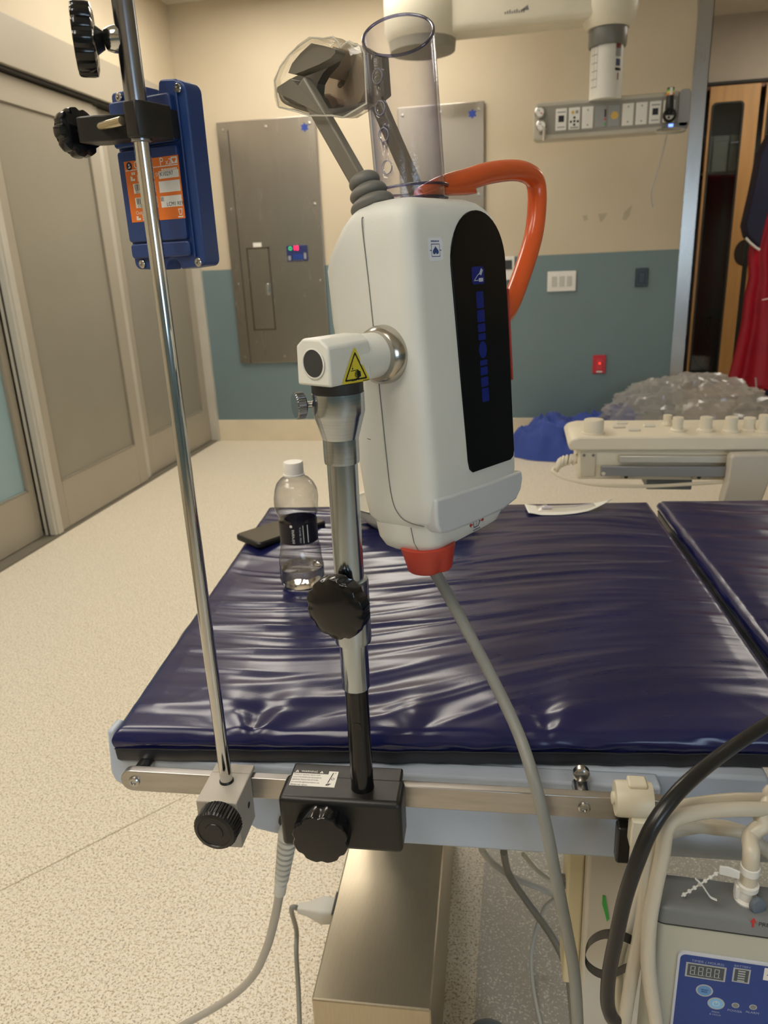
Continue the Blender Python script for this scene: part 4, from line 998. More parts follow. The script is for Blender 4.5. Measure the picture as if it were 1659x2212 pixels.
mb = MB(); mb.tube([bo + lx * 0.014, bo + lx * 0.030], 0.0032, 12); mb.build('screw', screw_steel, pole)
ka = (lx + Vector((0.05, -0.28, 0.02))).normalized()
sk = knob('star_knob', bo + lx * 0.024, ka, 0.0250, 0.0150, 14, 0.07, black_gloss, pole)
mb = MB(); mb.lathe([(0.006, -0.006), (0.010, 0.0), (0.012, 0.001)], bo + lx * 0.024, ka, 20); mb.build('hub', black_plastic, sk)

# ------------------------------------------------------------------ blue module clamped to the pole
n_b = Vector((-0.294, -0.956, 0)).normalized(); e1 = Vector((0.956, -0.294, 0)).normalized()
BO = Vector((PP.x, PP.y, 0)) - n_b * 0.034
BF = Fr(BO, e1, (0, 0, 1), n_b)                       # x right, y up, z towards the camera
def onb(px, py, h=0.0): return BF.inv(onplane(px, py, BF(0, 0, h), n_b))
bl = thing('monitor_module', 'blue plastic module with orange rating label clamped to the pole', 'medical module', BF(0, onb(360, 585).y, 0))
TLb, TRb, BRb, BLb = onb(243, 203), onb(401, 179), onb(443, 577), onb(294, 572)
x0, x1 = (TLb.x + BLb.x) / 2 - 0.002, (TRb.x + BRb.x) / 2
y1, y0 = TLb.y + 0.001, BLb.y - 0.004
W_ = x1 - x0; Hh = y1 - y0; D_ = 0.020
nt_ = onb(322, 190); nb_ = onb(378, 580)
def arch(x): t = (x - x0) / W_; return 0.0035 * math.sin(PI * t)
nx = (nt_.x + nb_.x) / 2
outl = []
for (cxx, cyy, a0) in ((x1 - 0.008, y1 - 0.008, 0),):
    for i in range(6): a = math.radians(90 * i / 5); outl.append((cxx + 0.008 * math.cos(a), cyy + 0.008 * math.sin(a)))
for t in range(5): outl.append((x1 - 0.01 - (x1 - 0.01 - nx - 0.011) * t / 4, y1 + arch(x1 - 0.01 - (x1 - 0.01 - nx - 0.011) * t / 4)))
for i in range(7): a = math.radians(0 - 180 * i / 6); outl.append((nx + 0.0085 * math.cos(a), y1 + 0.001 + 0.011 * math.sin(a)))
for i in range(6): a = math.radians(90 + 90 * i / 5); outl.append((x0 + 0.004 + 0.004 * math.cos(a), y1 - 0.004 + 0.004 * math.sin(a)))
for i in range(6): a = math.radians(180 + 90 * i / 5); outl.append((x0 + 0.006 + 0.006 * math.cos(a), y0 + 0.006 + 0.006 * math.sin(a)))
for i in range(7): a = math.radians(180 - 180 * i / 6); outl.append((nx + 0.0085 * math.cos(a), y0 - 0.0015 + 0.009 * math.sin(a)))
for i in range(6): a = math.radians(270 + 90 * i / 5); outl.append((x1 - 0.006 + 0.006 * math.cos(a), y0 + 0.006 + 0.006 * math.sin(a)))
mb = MB(BF); mb.ext(outl, -D_, 0.0); cs = mb.build('case', blue_case, bl, smooth=40, bevel=0.0022, seg=3)
# raised bridge panels on the back of the module
sx0, sx1 = x0 + 0.0015, x1 - 0.0125
def pad_box(name, ya, yb, xa=sx0, xb=sx1, h=0.0045):
    mb = MB(BF); mb.ext(rrect(xa, xb, ya, yb, 0.003, 3), -0.001, h); return mb.build(name, blue_case, bl, smooth=40, bevel=0.0012)
yU, yM, yL, yB = onb(300, 215).y, onb(300, 318).y, onb(330, 525).y, onb(330, 557).y
pad_box('upper_pad', yM, yU, h=0.006); pad_box('battery_door', yL + 0.0012, yM - 0.0020, xb=sx1 - 0.001, h=0.0042); pad_box('lower_pad', yB, yL, h=0.0035)
mb = MB(BF); mb.box(sx1 + 0.003, sx1 + 0.0045, y0 + 0.008, y1 - 0.008, 0.0, 0.0022); mb.build('side_ridge', blue_case, bl, bevel=0.0006)
for px, py in ((259, 211), (386, 191), (309, 570), (430, 566)):
    c = onb(px, py); mb = MB(BF); mb.lathe([(0.0036, 0.0), (0.0036, 0.0016), (0.0030, 0.0022), (0.0016, 0.0022), (0.0012, 0.0010), (0.0002, 0.0010)], (c.x, c.y, 0.0), (0, 0, 1), 16); mb.build('screw', screw_steel, bl)
# rating label
la, lb_, lc = onb(267, 350, .0045), onb(384, 334, .0045), onb(400, 471, .0045)
lx0, lx1, ly1, ly0 = (la.x), (lb_.x + lc.x) / 2, (la.y + lb_.y) / 2, lc.y
LW, LH = lx1 - lx0, ly1 - ly0
mb = MB(BF); mb.box(lx0, lx1, ly0, ly1, 0.0040, 0.0045); lbl = mb.build('rating_label', print_orange, bl, smooth=0)
LF = BF.sub((lx0, ly0, 0.0045))
pr = Print(LF, [print_white, print_black, print_orange, M('label_navy', (28, 34, 66), 0.5)], 0.0001)
U, V = LW / 100, LH / 100
def R(u0, v0, u1, v1, m): pr.rect(u0 * U, v0 * V, u1 * U, v1 * V, m)
pr.poly([(9.5 * U + 5.5 * U * math.cos(t * PI / 10), 92 * V + 5.5 * U * math.sin(t * PI / 10)) for t in range(20)], 3)
R(2, 84.5, 98, 86, 0); pr.text(18 * U, 92 * V, 0.0085, 'C\u20ac', 0); pr.text(66 * U, 92 * V, 0.0085, 'P', 0); pr.text(76.5 * U, 91 * V, 0.0066, 'x2', 0)
R(87, 87.5, 98, 98, 0)
pr.dashes(68 * U, 80 * V, 28 * U, 0.0016, 0, 10, 2); pr.dashes(12 * U, 80 * V, 8 * U, 0.0026, 0, 2, 4); pr.dashes(24 * U, 80 * V, 26 * U, 0.0022, 0, 8, 3)
R(22, 66, 52, 77, 0); R(62, 66, 98, 78, 0); pr.text(56 * U, 73 * V, 0.004, 'SN', 0)
R(12, 47, 52, 63, 0); R(60, 44, 98, 62, 0); R(12, 23, 52, 40, 0); R(60, 20, 98, 38, 0)
pr.plate([[(9 * U, 68 * V), (17 * U, 68 * V), (17 * U, 72 * V), (13 * U, 70 * V), (13 * U, 74 * V), (9 * U, 76 * V)]], 0)
pr.text(10 * U, 15 * V, 0.0042, 'Output 9.0V', 0); pr.dashes(22 * U, 10.5 * V, 26 * U, 0.0014, 0, 9, 5); pr.dashes(22 * U, 7 * V, 30 * U, 0.0014, 0, 10, 6); pr.dashes(22 * U, 3.5 * V, 24 * U, 0.0014, 0, 8, 7)
pr.plate([[(10 * U, 3 * V), (18 * U, 3 * V), (18 * U, 7 * V), (14 * U, 6 * V), (14 * U, 10 * V), (10 * U, 10 * V)]], 0)
pr.plate([[(89 * U, 16 * V), (97 * U, 16 * V), (95 * U, 6 * V), (91 * U, 6 * V)], [(90.5 * U, 14.5 * V), (95.5 * U, 14.5 * V), (94.2 * U, 7.5 * V), (91.8 * U, 7.5 * V)]], 0); R(88, 2, 97, 4, 0)
pr.up()
hp = []
for i in range(24):
    t = 2 * PI * i / 24; hp.append((92.5 * U + 0.22 * U * 16 * math.sin(t) ** 3, 93 * V + 0.22 * U * (13 * math.cos(t) - 5 * math.cos(2 * t) - 2 * math.cos(3 * t) - math.cos(4 * t))))
pr.poly(hp, 2); pr.plate([circ(9.5 * U, 94 * V, 1.4 * U, 8)], 0); pr.poly([(6.5 * U, 88.5 * V), (10.5 * U, 88.5 * V), (12.5 * U, 91.5 * V), (9.5 * U, 91.5 * V)], 0)
pr.text(24 * U, 71.5 * V, 0.0046, '2015-', 1); pr.text(64 * U, 73 * V, 0.0046, 'K10297', 1)
pr.bars(15 * U, 52 * V, 50 * U, 62 * V, 1, 20, 3); pr.bars(15 * U, 29 * V, 50 * U, 39 * V, 1, 20, 5); pr.bars(61 * U, 30 * V, 66 * U, 37 * V, 1, 4, 6)
pr.text(15 * U, 49.5 * V, 0.0036, '(01)1088570', 1); pr.text(16 * U, 26 * V, 0.0036, '(10)K10297', 1); pr.text(70 * U, 24.5 * V, 0.0042, 'LCM1 REV .B', 1)
pr.build('print', lbl)
# pole clamp
zk = onplane(262, 265, PP, Vector((0, 1, 0))).z
cz0, cz1 = onplane(310, 300, PP, Vector((0, 1, 0))).z, onplane(310, 222, PP, Vector((0, 1, 0))).z
CF = Fr(Vector((PP.x, PP.y, 0)), e1, (0, 0, 1), n_b)
mb = MB(CF); mb.ext([(-0.0145, -0.022), (-0.0145, -0.004), (-0.004, -0.004), (-0.004, 0.0105), (0.0005, 0.0125), (0.009, 0.0115), (0.013, 0.006), (0.0145, -0.022)], cz0, cz1, lambda u, v, h: (u, h, v)); jaw = mb.build('clamp_jaw', black_satin, bl, bevel=0.001)
mb = MB(CF); mb.ext([(-0.014, -0.022), (-0.014, -0.010), (-0.040, 0.006), (-0.052, 0.009), (-0.058, 0.009), (-0.058, -0.012), (-0.050, -0.016)], cz0 + 0.002, cz1 - 0.004, lambda u, v, h: (u, h, v)); mb.build('clamp_arm', black_satin, bl, bevel=0.0012)
mb = MB(CF); mb.box(-0.012, 0.012, cz0 + 0.003, cz1 - 0.002, -0.034, -0.020); mb.build('clamp_mount', black_satin, bl)
ps = CF(-0.066, (cz0 + cz1) / 2 - 0.0005, -0.001); pe = CF(-0.005, (cz0 + cz1) / 2 + 0.003, 0.0075)
mb = MB(); mb.tube([ps, CF(-0.012, (cz0 + cz1) / 2 + 0.001, 0.0055)], 0.0034, 14); mb.build('clamp_screw', M('brass_steel', (196, 186, 160), 0.25, 1.0), bl)
ax = (ps - pe).normalized()
knob('clamp_knob', ps - ax * 0.002, ax, 0.0190, 0.011, 9, 0.10, black_gloss, bl)

# ------------------------------------------------------------------ support post with clamp box
PO = TF(0.2868, -0.043, 0)
post = thing('support_post', 'thick steel support post on a black clamp box with warning label', 'support post', TF(0.268, -0.04, 0.668))
bx0, bx1, by0, by1, bz0, bz1 = 0.2045, 0.3285, -0.0665, -0.0105, 0.690, 0.7505
mb = MB(TF); mb.box(bx0, bx1, by0, -0.0275, bz0, bz1); cbx = mb.build('clamp_box', black_satin, post, smooth=40, bevel=0.0055, seg=4)
mb = MB(TF); mb.box(bx0 + 0.004, bx1 - 0.004, -0.034, by1, 0.7405, 0.7500); mb.build('rail_lip', black_satin, post, smooth=40, bevel=0.002)
kq = TF.inv(att(690, 1812, -0.086)); kq.z -= 0.003
kb = knob('clamp_knob', TF((kq.x, by0 + 0.002, kq.z)), -TF.y, 0.0285, 0.021, 8, 0.075, black_gloss, post, dome=0.0015)
mb = MB(TF); mb.tube([(kq.x, by0 + 0.01, kq.z), (kq.x, by0 - 0.01, kq.z)], 0.009, 16); mb.build('knob_shaft', black_plastic, post)
# warning label on the top of the box
w0, w1, w2 = TF.inv(atz(640, 1668, bz1)), TF.inv(atz(738, 1690, bz1)), TF.inv(atz(632, 1698, bz1))
WX0, WX1 = 0.2115, 0.2585; WY0, WY1 = w2.y + 0.001, -0.0225
mb = MB(TF); mb.box(WX0, WX1, WY0, WY1 - 0.0055, bz1 - 0.0004, bz1 + 0.0003); mb.box(WX1 - 0.010, WX1, WY1 - 0.0055, WY1 - 0.0005, bz1 - 0.0004, bz1 + 0.0003); wl_ = mb.build('warning_label', print_white, cbx, smooth=0)
pr = Print(TF.sub((WX0, WY0, bz1 + 0.0003)), [print_black, print_white], 0.0001)
ww, hh = WX1 - WX0, (WY1 - 0.0055) - WY0
for k, t in enumerate(('Patient or operator injury could', 'occur if all knobs are not properly', 'tightened. Ensure that all knobs', 'are securely tightened before use.', 'Do not over tighten.')):
    pr.text(0.0010, hh - 0.0022 - k * 0.0039, 0.0030, t, 0, sx=0.72)
pr.text(0.001, 0.0014, 0.0018, '50348-T-102', 0)
for q in ([(0.0385, 0.006), (0.0395, 0.006), (0.0425, 0.022), (0.0415, 0.022)], [(0.037, 0.003), (0.042, 0.0055), (0.0425, 0.0045), (0.0375, 0.002)], [(0.044, 0.022), (0.0455, 0.0225), (0.0435, 0.0205)]): pr.poly(q, 0)
pr.plate([circ(0.0395, 0.0035, 0.0018, 12), circ(0.0395, 0.0035, 0.0011, 12)], 0); pr.plate([circ(0.043, 0.0125, 0.0018, 12), circ(0.043, 0.0125, 0.0012, 12)], 0)
pr.text(0.0165, hh + 0.0028, 0.0040, 'WARNING', 1, 'CENTER', sx=0.9)
for u in (0.0035, 0.0295): pr.plate([[(u - 0.002, hh + 0.0012), (u + 0.002, hh + 0.0012), (u, hh + 0.0048)], [(u - 0.0004, hh + 0.0017), (u + 0.0004, hh + 0.0017), (u, hh + 0.0036)]], 1)
pr.build('print', wl_)
# upright sections
O_ = (PO.x, PO.y, 0)
def flat_rod(th, i, h):
    return 1.0
mb = MB(); mb.lathe([(0.0120, 0.748), (0.0118, 0.7505), (0.0113, 0.754), (0.0113, 0.870)], O_, n=40); mb.build('lower_rod', black_gloss, post)
fl = Fr((PO.x, PO.y, 0), TF.x, TF.y, (0, 0, 1))
mb = MB(fl); mb.box(-0.0035, 0.0050, -0.0118, -0.008, 0.832, 0.868); mb.build('flat_key', black_plastic, post, bevel=0.0015)
mb = MB(fl); mb.lathe([(0.0045, 0), (0.0042, 0.001), (0.0005, 0.001)], (0.0008, -0.0112, 0.829), (0, -1, 0), 16); mb.build('pin', black_satin, post)
mb = MB(); mb.lathe([(0.0128, 0.866), (0.0134, 0.867), (0.0134, 0.925)], O_, n=40); mb.build('lower_tube', satin, post)
mb = MB(); mb.lathe([(0.0134, 0.915), (0.0168, 0.916), (0.0172, 0.919), (0.0172, 0.976), (0.0166, 0.979), (0.0140, 0.980)], O_, n=48); mb.build('collar', satin, post)
mb = MB(); mb.lathe([(0.0134, 0.97), (0.0134, 1.10)], O_, n=48); mb.build('main_tube', satin, post)
kd = Vector((-0.30, -0.953, 0)).normalized()
kcn = onplane(731, 1315, Vector((PO.x, PO.y, 0.95)) + kd * 0.030, kd)
mb = MB(); mb.tube([Vector((PO.x, PO.y, kcn.z)) + kd * 0.012, Vector((PO.x, PO.y, kcn.z)) + kd * 0.03], 0.008, 16); mb.build('knob_shaft', black_plastic, post)
knob('collar_knob', Vector((PO.x, PO.y, kcn.z)) + kd * 0.0175 + (kcn - Vector((PO.x, PO.y, kcn.z)) - kd * 0.03) * 0.6, kd, 0.0292, 0.017, 10, 0.06, black_gloss, post, dome=0.003)
mb = MB(); mb.lathe([(0.0135, 1.088), (0.0152, 1.0885), (0.0155, 1.091), (0.0155, 1.112)], O_, n=48); mb.build('sleeve', satin_dark, post)
mb = MB(); mb.lathe([(0.0152, 1.1095), (0.0158, 1.110), (0.0215, 1.130), (0.0222, 1.1325), (0.0222, 1.149), (0.0210, 1.1495)], O_, n=56); mb.build('tapered_head', satin_dark, post, smooth=25)
mb = MB(); mb.lathe([(0.0215, 1.1485), (0.0218, 1.150), (0.0218, 1.1575), (0.0205, 1.1580)], O_, n=48); mb.build('black_ring', M('ring_black', (40, 40, 40), 0.5), post)
td = lx
tb = Vector((PO.x, PO.y, 1.1395))
mb = MB(); mb.tube([tb + td * 0.018, tb + td * 0.032], 0.0028, 12); mb.build('thumb_screw_shaft', screw_steel, post)
ta = (td + Vector((0.1, -0.42, 0))).normalized()
mb = MB(); mb.lathe([(0.005, 0), (0.0102, 0.0005), (0.0112, 0.0015), (0.0112, 0.0078), (0.0102, 0.0088), (0.001, 0.0088)], tb + td * 0.0285, ta, 120, lambda th, i, h: 1 + (0.02 * (1 if math.sin(34 * th) > 0 else -1) if 1 < i < 4 else 0)); mb.build('thumb_screw', gunmetal, post, smooth=30)

# ------------------------------------------------------------------ white drive unit: local axes a (left, back), b (right, back), w (up, slightly tilted)
DB = Vector((0.4939, 0.8695, 0)); DAL = Vector((-0.8695, 0.4939, 0)); tau = math.radians(4.0)
DW = Vector((0, 0, math.cos(tau))) + DAL * math.sin(tau); DA = DAL * math.cos(tau) - Vector((0, 0, math.sin(tau)))
RC = Vector((-0.1228, 0.6526, 1.173))
DV = Fr(RC, DA, DB, DW)
JF = Fr(RC, DAL, DB, (0, 0, 1))       # untilted frame of the joint
def d_onb(px, py, b): q = DV.inv(onplane(px, py, DV(0, b, 0), DB)); return q
def d_ona(px, py, a): q = DV.inv(onplane(px, py, DV(a, 0, 0), DA)); return q
# joint head on the post
mb = MB(JF); mb.ext([(-0.0200, -0.0150), (-0.0195, 0.0165), (-0.0110, 0.0225), (0.0085, 0.0225), (0.0165, 0.0165), (0.0175, -0.0150)], -0.0860, -0.036, lambda u, v, h: (u, h, v)); hd_ = mb.build('joint_head', white_paint, post, smooth=40, bevel=0.0022, seg=3)
mb = MB(JF); mb.lathe([(0.0120, 0), (0.0124, 0.0008), (0.0112, 0.0012), (0.0108, 0.0002)], (-0.003, -0.0862, 0.0032), (0, -1, 0), 36); mb.build('cap_rim', white_paint, hd_)
mb = MB(JF); mb.lathe([(0.0109, 0), (0.0108, 0.0007), (0.0002, 0.0009)], (-0.003, -0.0862, 0.0032), (0, -1, 0), 32); mb.build('end_cap', rubber, hd_)
mb = MB(JF); mb.tube([(-0.001, -0.05, 0.001), (-0.001, 0.002, 0.001)], 0.0195, 48); mb.build('joint_barrel', white_paint, post, smooth=40)
mb = MB(JF); mb.lathe([(0.0192, -0.011), (0.0215, -0.0118), (0.0240, -0.0095), (0.0252, -0.006), (0.0256, -0.001), (0.0256, 0.001)], (-0.0045, 0.0, 0.0005), (0, 1, 0), 56); mb.build('joint_ring', M('ring_nickel', (190, 184, 174), 0.2, 1.0), post)
SF = JF.sub((-0.0202, 0, 0), (0, 1, 0), (0, 0, 1), (-1, 0, 0))
s0 = [(-0.0560, 0.0142), (-0.0385, -0.0155), (-0.0735, -0.0145)]
def tri(s, r=0.0018):
    cx = sum(p[0] for p in s0) / 3; cy = sum(p[1] for p in s0) / 3; P = [(cx + (x - cx) * s, cy + (y - cy) * s) for x, y in s0]; out = []
    for i in range(3):
        a, b, c_ = Vector(P[i - 1]), Vector(P[i]), Vector(P[(i + 1) % 3])
        d1, d2 = (a - b).normalized(), (c_ - b).normalized()
        for k in range(5): t = k / 4; out.append(tuple(b + d1 * r * 1.6 * (1 - t) ** 2 + d2 * r * 1.6 * t ** 2))
    return out
pr = Print(SF, [yellow, print_black], 0.0001)
pr.plate([tri(1.0)], 0); pr.up(); pr.plate([tri(0.80, 0.0012), tri(0.66, 0.0008)], 1)
cx, cy = -0.0565, -0.0075
for (u0, v0, u1, v1) in ((-0.0055, 0.0022, 0.0035, 0.0028), (-0.0050, -0.0058, 0.0010, -0.0052), (-0.0034, 0.0040, -0.0031, 0.0078), (-0.001, -0.0004, 0.004, 0.0006), (-0.0012, -0.0018, 0.004, -0.0009), (-0.0006, -0.0031, 0.004, -0.0023), (0.0004, -0.0044, 0.004, -0.0036), (0.0, 0.0010, 0.004, 0.0018)): pr.rect(cx + u0, cy + v0, cx + u1, cy + v1, 1)
pr.poly([(cx + 0.002, cy + 0.0030), (cx + 0.0062, cy + 0.0008), (cx + 0.0066, cy - 0.0030), (cx + 0.002, cy - 0.0046)], 1); pr.poly([(cx - 0.0044, cy + 0.0046), (cx - 0.0021, cy + 0.0046), (cx - 0.0033, cy + 0.0030)], 1)
pr.dashes(-0.0475, -0.0146, 0.008, 0.0009, 1, 8, 2); pr.build('hazard_sticker', hd_)

dev = thing('drive_unit', 'white medical drive unit with black display strip and orange handle on the post', 'medical device', DV(0, 0.07, -0.21))
def sect(w, a0, a1, b0, b1, r, k=6):
    return [(x, y, w) for x, y in rrect(a0, a1, b0, b1, r, k)]
secs = [(-0.163, -0.026, 0.030, 0.012, 0.140, 0.016), (-0.161, -0.034, 0.037, 0.005, 0.148, 0.016), (-0.153, -0.0395, 0.0425, 0.0010, 0.156, 0.016), (-0.135, -0.0415, 0.0455, 0.0, 0.1595, 0.016), (-0.09, -0.042, 0.049, 0.0, 0.160, 0.016), (0.0, -0.042, 0.0600, 0.0, 0.160, 0.016), (0.03, -0.042, 0.0625, 0.0, 0.160, 0.016), (0.076, -0.042, 0.0620, 0.0, 0.158, 0.016),
        (0.086, -0.042, 0.0575, 0.0, 0.1555, 0.016), (0.098, -0.042, 0.0480, 0.0, 0.150, 0.016), (0.110, -0.0415, 0.0385, 0.0015, 0.141, 0.016), (0.1175, -0.040, 0.0310, 0.0040, 0.130, 0.016), (0.1225, -0.0365, 0.0265, 0.0080, 0.122, 0.015), (0.1260, -0.030, 0.021, 0.014, 0.113, 0.014), (0.1270, -0.022, 0.014, 0.022, 0.103, 0.012)]
mb = MB(DV); mb.loft([sect(*s) for s in secs]); body = mb.build('body', white_shell, dev, smooth=45)
# seam down the side face
seam = [(0.0075, 0.0035, 0.1150)] + [(0.0065, -0.0001, 0.107), (0.0052, -0.0002, 0.05), (0.0046, -0.0002, -0.08), (0.0030, -0.0002, -0.130), (-0.004, 0.0002, -0.148), (-0.016, 0.0012, -0.1545), (-0.030, 0.0025, -0.1565)]
mb = MB(DV); mb.tube(catmull(seam, 6), 0.00055, 6); mb.build('seam', M('seam_grey', (120, 122, 118), 0.6), dev)
# display strip
disp = []
for i in range(21): a = math.radians(180 * i / 20); disp.append((0.1015 + 0.0455 * math.cos(a), 0.070 + 0.0455 * math.sin(a)))
disp += [(0.0590, -0.020), (0.0625, -0.108), (0.0645, -0.1165), (0.0695, -0.1205), (0.138, -0.1235), (0.1440, -0.121), (0.1462, -0.115), (0.1470, 0.0)]
XF = DV.sub((-0.0422, 0, 0), (0, 1, 0), (0, 0, 1), (-1, 0, 0))
mb = MB(XF); mb.ext(disp, -0.004, 0.0012); dsp = mb.build('display_strip', M('display_black', (8, 9, 13), 0.25, spec=0.15), dev, bevel=0.0008)
blue_i = M('indicator_blue', (16, 34, 120), 0.4, spec=0.2); 
pr = Print(XF.sub((0, 0, 0.0012)), [blue_i, M('icon_white', (190, 196, 204), 0.5), print_black], 0.0001)
pr.poly(rrect(0.0865, 0.1075, 0.0515, 0.0670, 0.003), 0)
for (v0, v1, w_) in ((0.030, 0.0450, 0.013), (0.0175, 0.0285, 0.0135), (0.0085, 0.016, 0.0135), (0.0010, 0.0070, 0.0135), (-0.0225, -0.0175, 0.0135), (-0.0315, -0.0240, 0.0135), (-0.0425, -0.0335, 0.0135), (-0.0570, -0.0440, 0.013)):
    pr.poly(rrect(0.0975 - w_ / 2 + 0.0006, 0.0975 + w_ / 2, v0, v1, 0.0016, 3), 0)
pr.poly(circ(0.0978, -0.0080, 0.0068, 24, 0.0080), 0)
pr.up(); pr.poly([(0.0985, 0.0605), (0.1025, 0.0655), (0.1055, 0.0635), (0.102, 0.0590)], 1); pr.poly(rrect(0.0975, 0.1050, 0.0535, 0.0568, 0.0008, 2), 1); pr.poly([(0.0893, 0.0545), (0.0915, 0.0565), (0.0965, 0.060), (0.0995, 0.0612), (0.0995, 0.0604), (0.0965, 0.0592), (0.092, 0.056), (0.0903, 0.0545)], 1); pr.rect(0.0905, 0.0545, 0.0970, 0.0552, 1)
pr.build('indicators', dsp)
# heart sticker
pr = Print(DV.sub((-0.0421, 0.0355, 0.0830), (0, 1, 0), (0, 0, 1), (-1, 0, 0)), [M('sticker_pale', (236, 240, 246), 0.4), M('sticker_ink', (40, 70, 130), 0.5)], 0.0001)
pr.poly(rrect(-0.0105, 0.0105, -0.0095, 0.0095, 0.003), 0); pr.up()
pr.plate([rrect(-0.0062, 0.0062, -0.0060, 0.0045, 0.0004, 2), rrect(-0.0056, 0.0056, -0.0054, 0.0039, 0.0004, 2)], 1)
pr.poly([(0.00027 * 16 * math.sin(t) ** 3, -0.0012 - 0.00024 * (13 * math.cos(t) - 5 * math.cos(2 * t) - 2 * math.cos(3 * t) - math.cos(4 * t))) for t in [2 * PI * i / 24 for i in range(24)]], 1)
pr.dashes(-0.006, 0.0066, 0.012, 0.0013, 1, 9, 5); pr.rect(-0.0082, -0.0012, -0.0062, -0.0004, 1); pr.rect(0.0062, -0.0012, 0.0082, -0.0004, 1); pr.build('heart_sticker', dev)
mb = MB(JF); mb.tube([(0.0205, -0.0002, -0.078), (0.0165, -0.0002, -0.0783)], 0.0003, 5); mb.build('scratch', M('scratch_dark', (110, 106, 96), 0.6), dev)
# glossy lower cover and bottom skirt
cv = [(0.0075, -0.1305), (0.03, -0.1325), (0.09, -0.1365), (0.1605, -0.1400), (0.1615, -0.149), (0.157, -0.1600), (0.147, -0.1680), (0.12, -0.1720), (0.06, -0.1700), (0.024, -0.1675), (0.010, -0.1640), (0.0062, -0.156), (0.0062, -0.142)]
mb = MB(XF); mb.ext(cv, -0.020, 0.0009); mb.build('lower_cover', white_gloss, dev, smooth=40, bevel=0.003, seg=4)
sk_ = [(-0.156, -0.0365, 0.040, 0.004, 0.144, 0.018), (-0.176, -0.0350, 0.038, 0.0055, 0.141, 0.018), (-0.1845, -0.032, 0.034, 0.0085, 0.136, 0.018), (-0.1885, -0.026, 0.028, 0.014, 0.126, 0.016)]
mb = MB(DV); mb.loft([sect(*s) for s in sk_]); mb.build('bottom_skirt', white_shell, dev, smooth=50)
mb = MB(DV); mb.tube([(-0.0135, 0.0037, -0.160), (-0.0145, 0.0052, -0.175), (-0.017, 0.0082, -0.1848)], 0.0005, 6); mb.build('skirt_seam', M('seam_grey', (120, 122, 118), 0.6), dev)
pr = Print(DV.sub((-0.0357, 0.079, -0.1750), (0, 1, 0), (0, 0, 1), (-1, 0, 0)), [print_red, M('icon_navy', (44, 52, 96), 0.5)], 0.0001)
pr.plate([[(-0.0045, -0.004), (0.004, -0.004), (0.0075, 0), (0.004, 0.004), (-0.0045, 0.004)], [(-0.0037, -0.0032), (0.0036, -0.0032), (0.0064, 0), (0.0036, 0.0032), (-0.0037, 0.0032)]], 1)
pr.poly([(-0.0115, 0), (-0.0085, 0.0025), (-0.0085, -0.0025)], 0); pr.rect(-0.0085, -0.0006, -0.0055, 0.0006, 0); pr.poly([(0.0145, 0), (0.0115, 0.0025), (0.0115, -0.0025)], 0); pr.rect(0.0085, -0.0006, 0.0115, 0.0006, 0)
pr.text(0.0005, 0, 0.005, '2', 0, 'CENTER'); pr.dashes(-0.006, -0.0062, 0.013, 0.0014, 1, 8, 4); pr.build('maintenance_mark', dev)
# orange locking knob under the unit
ko = (-0.011, 0.030, -0.1835)
mb = MB(DV); mb.lathe([(0.0255, 0.0), (0.0270, -0.001), (0.0268, -0.003), (0.0225, -0.0245), (0.0205, -0.0265), (0.006, -0.0268)], ko, (0, 0, 1), 72, lambda th, i, h: 1 - (0.0 if h > -0.008 else 0.16 * max(0, math.cos(3 * th + 0.4)) ** 3)); okn = mb.build('orange_knob', orange_matt, dev, smooth=50)
mb = MB(DV); mb.lathe([(0.012, 0.004), (0.012, -0.002)], ko, (0, 0, 1), 24); mb.build('spindle', rubber, dev)
# orange carrying handle
hpts = [d_ona(x, y, -0.012) for x, y in ((905, 420), (950, 402), (1000, 391), (1050, 375), (1105, 368), (1140, 375), (1157, 395), (1160, 440), (1152, 510), (1128, 590), (1098, 665))]
hpts += [Vector((-0.012, 0.172, 0.012)), Vector((-0.012, 0.150, 0.002))]
path = catmull([tuple(p) for p in hpts], 8); nP = len(path)
mb = MB(DV); mb.tube(path, [0.0055 + 0.0048 * min(1, i / 14) for i in range(nP)], 16, flat=1.0); mb.build('handle', orange_gloss, dev, smooth=60)
fin = [d_ona(x, y, -0.012) for x, y in ((895, 424), (930, 405), (965, 395), (985, 392), (1010, 398), (1022, 420))]
mb = MB(DV); mb.ext([(p.y, p.z) for p in fin], -0.020, -0.004, lambda u, v, h: (h, u, v)); mb.build('handle_root', orange_gloss, dev, smooth=40, bevel=0.004, seg=3)
mb = MB(DV); mb.box(-0.038, -0.030, 0.1585, 0.1606, -0.045, 0.045); mb.build('rear_strip', orange_matt, dev, bevel=0.001)
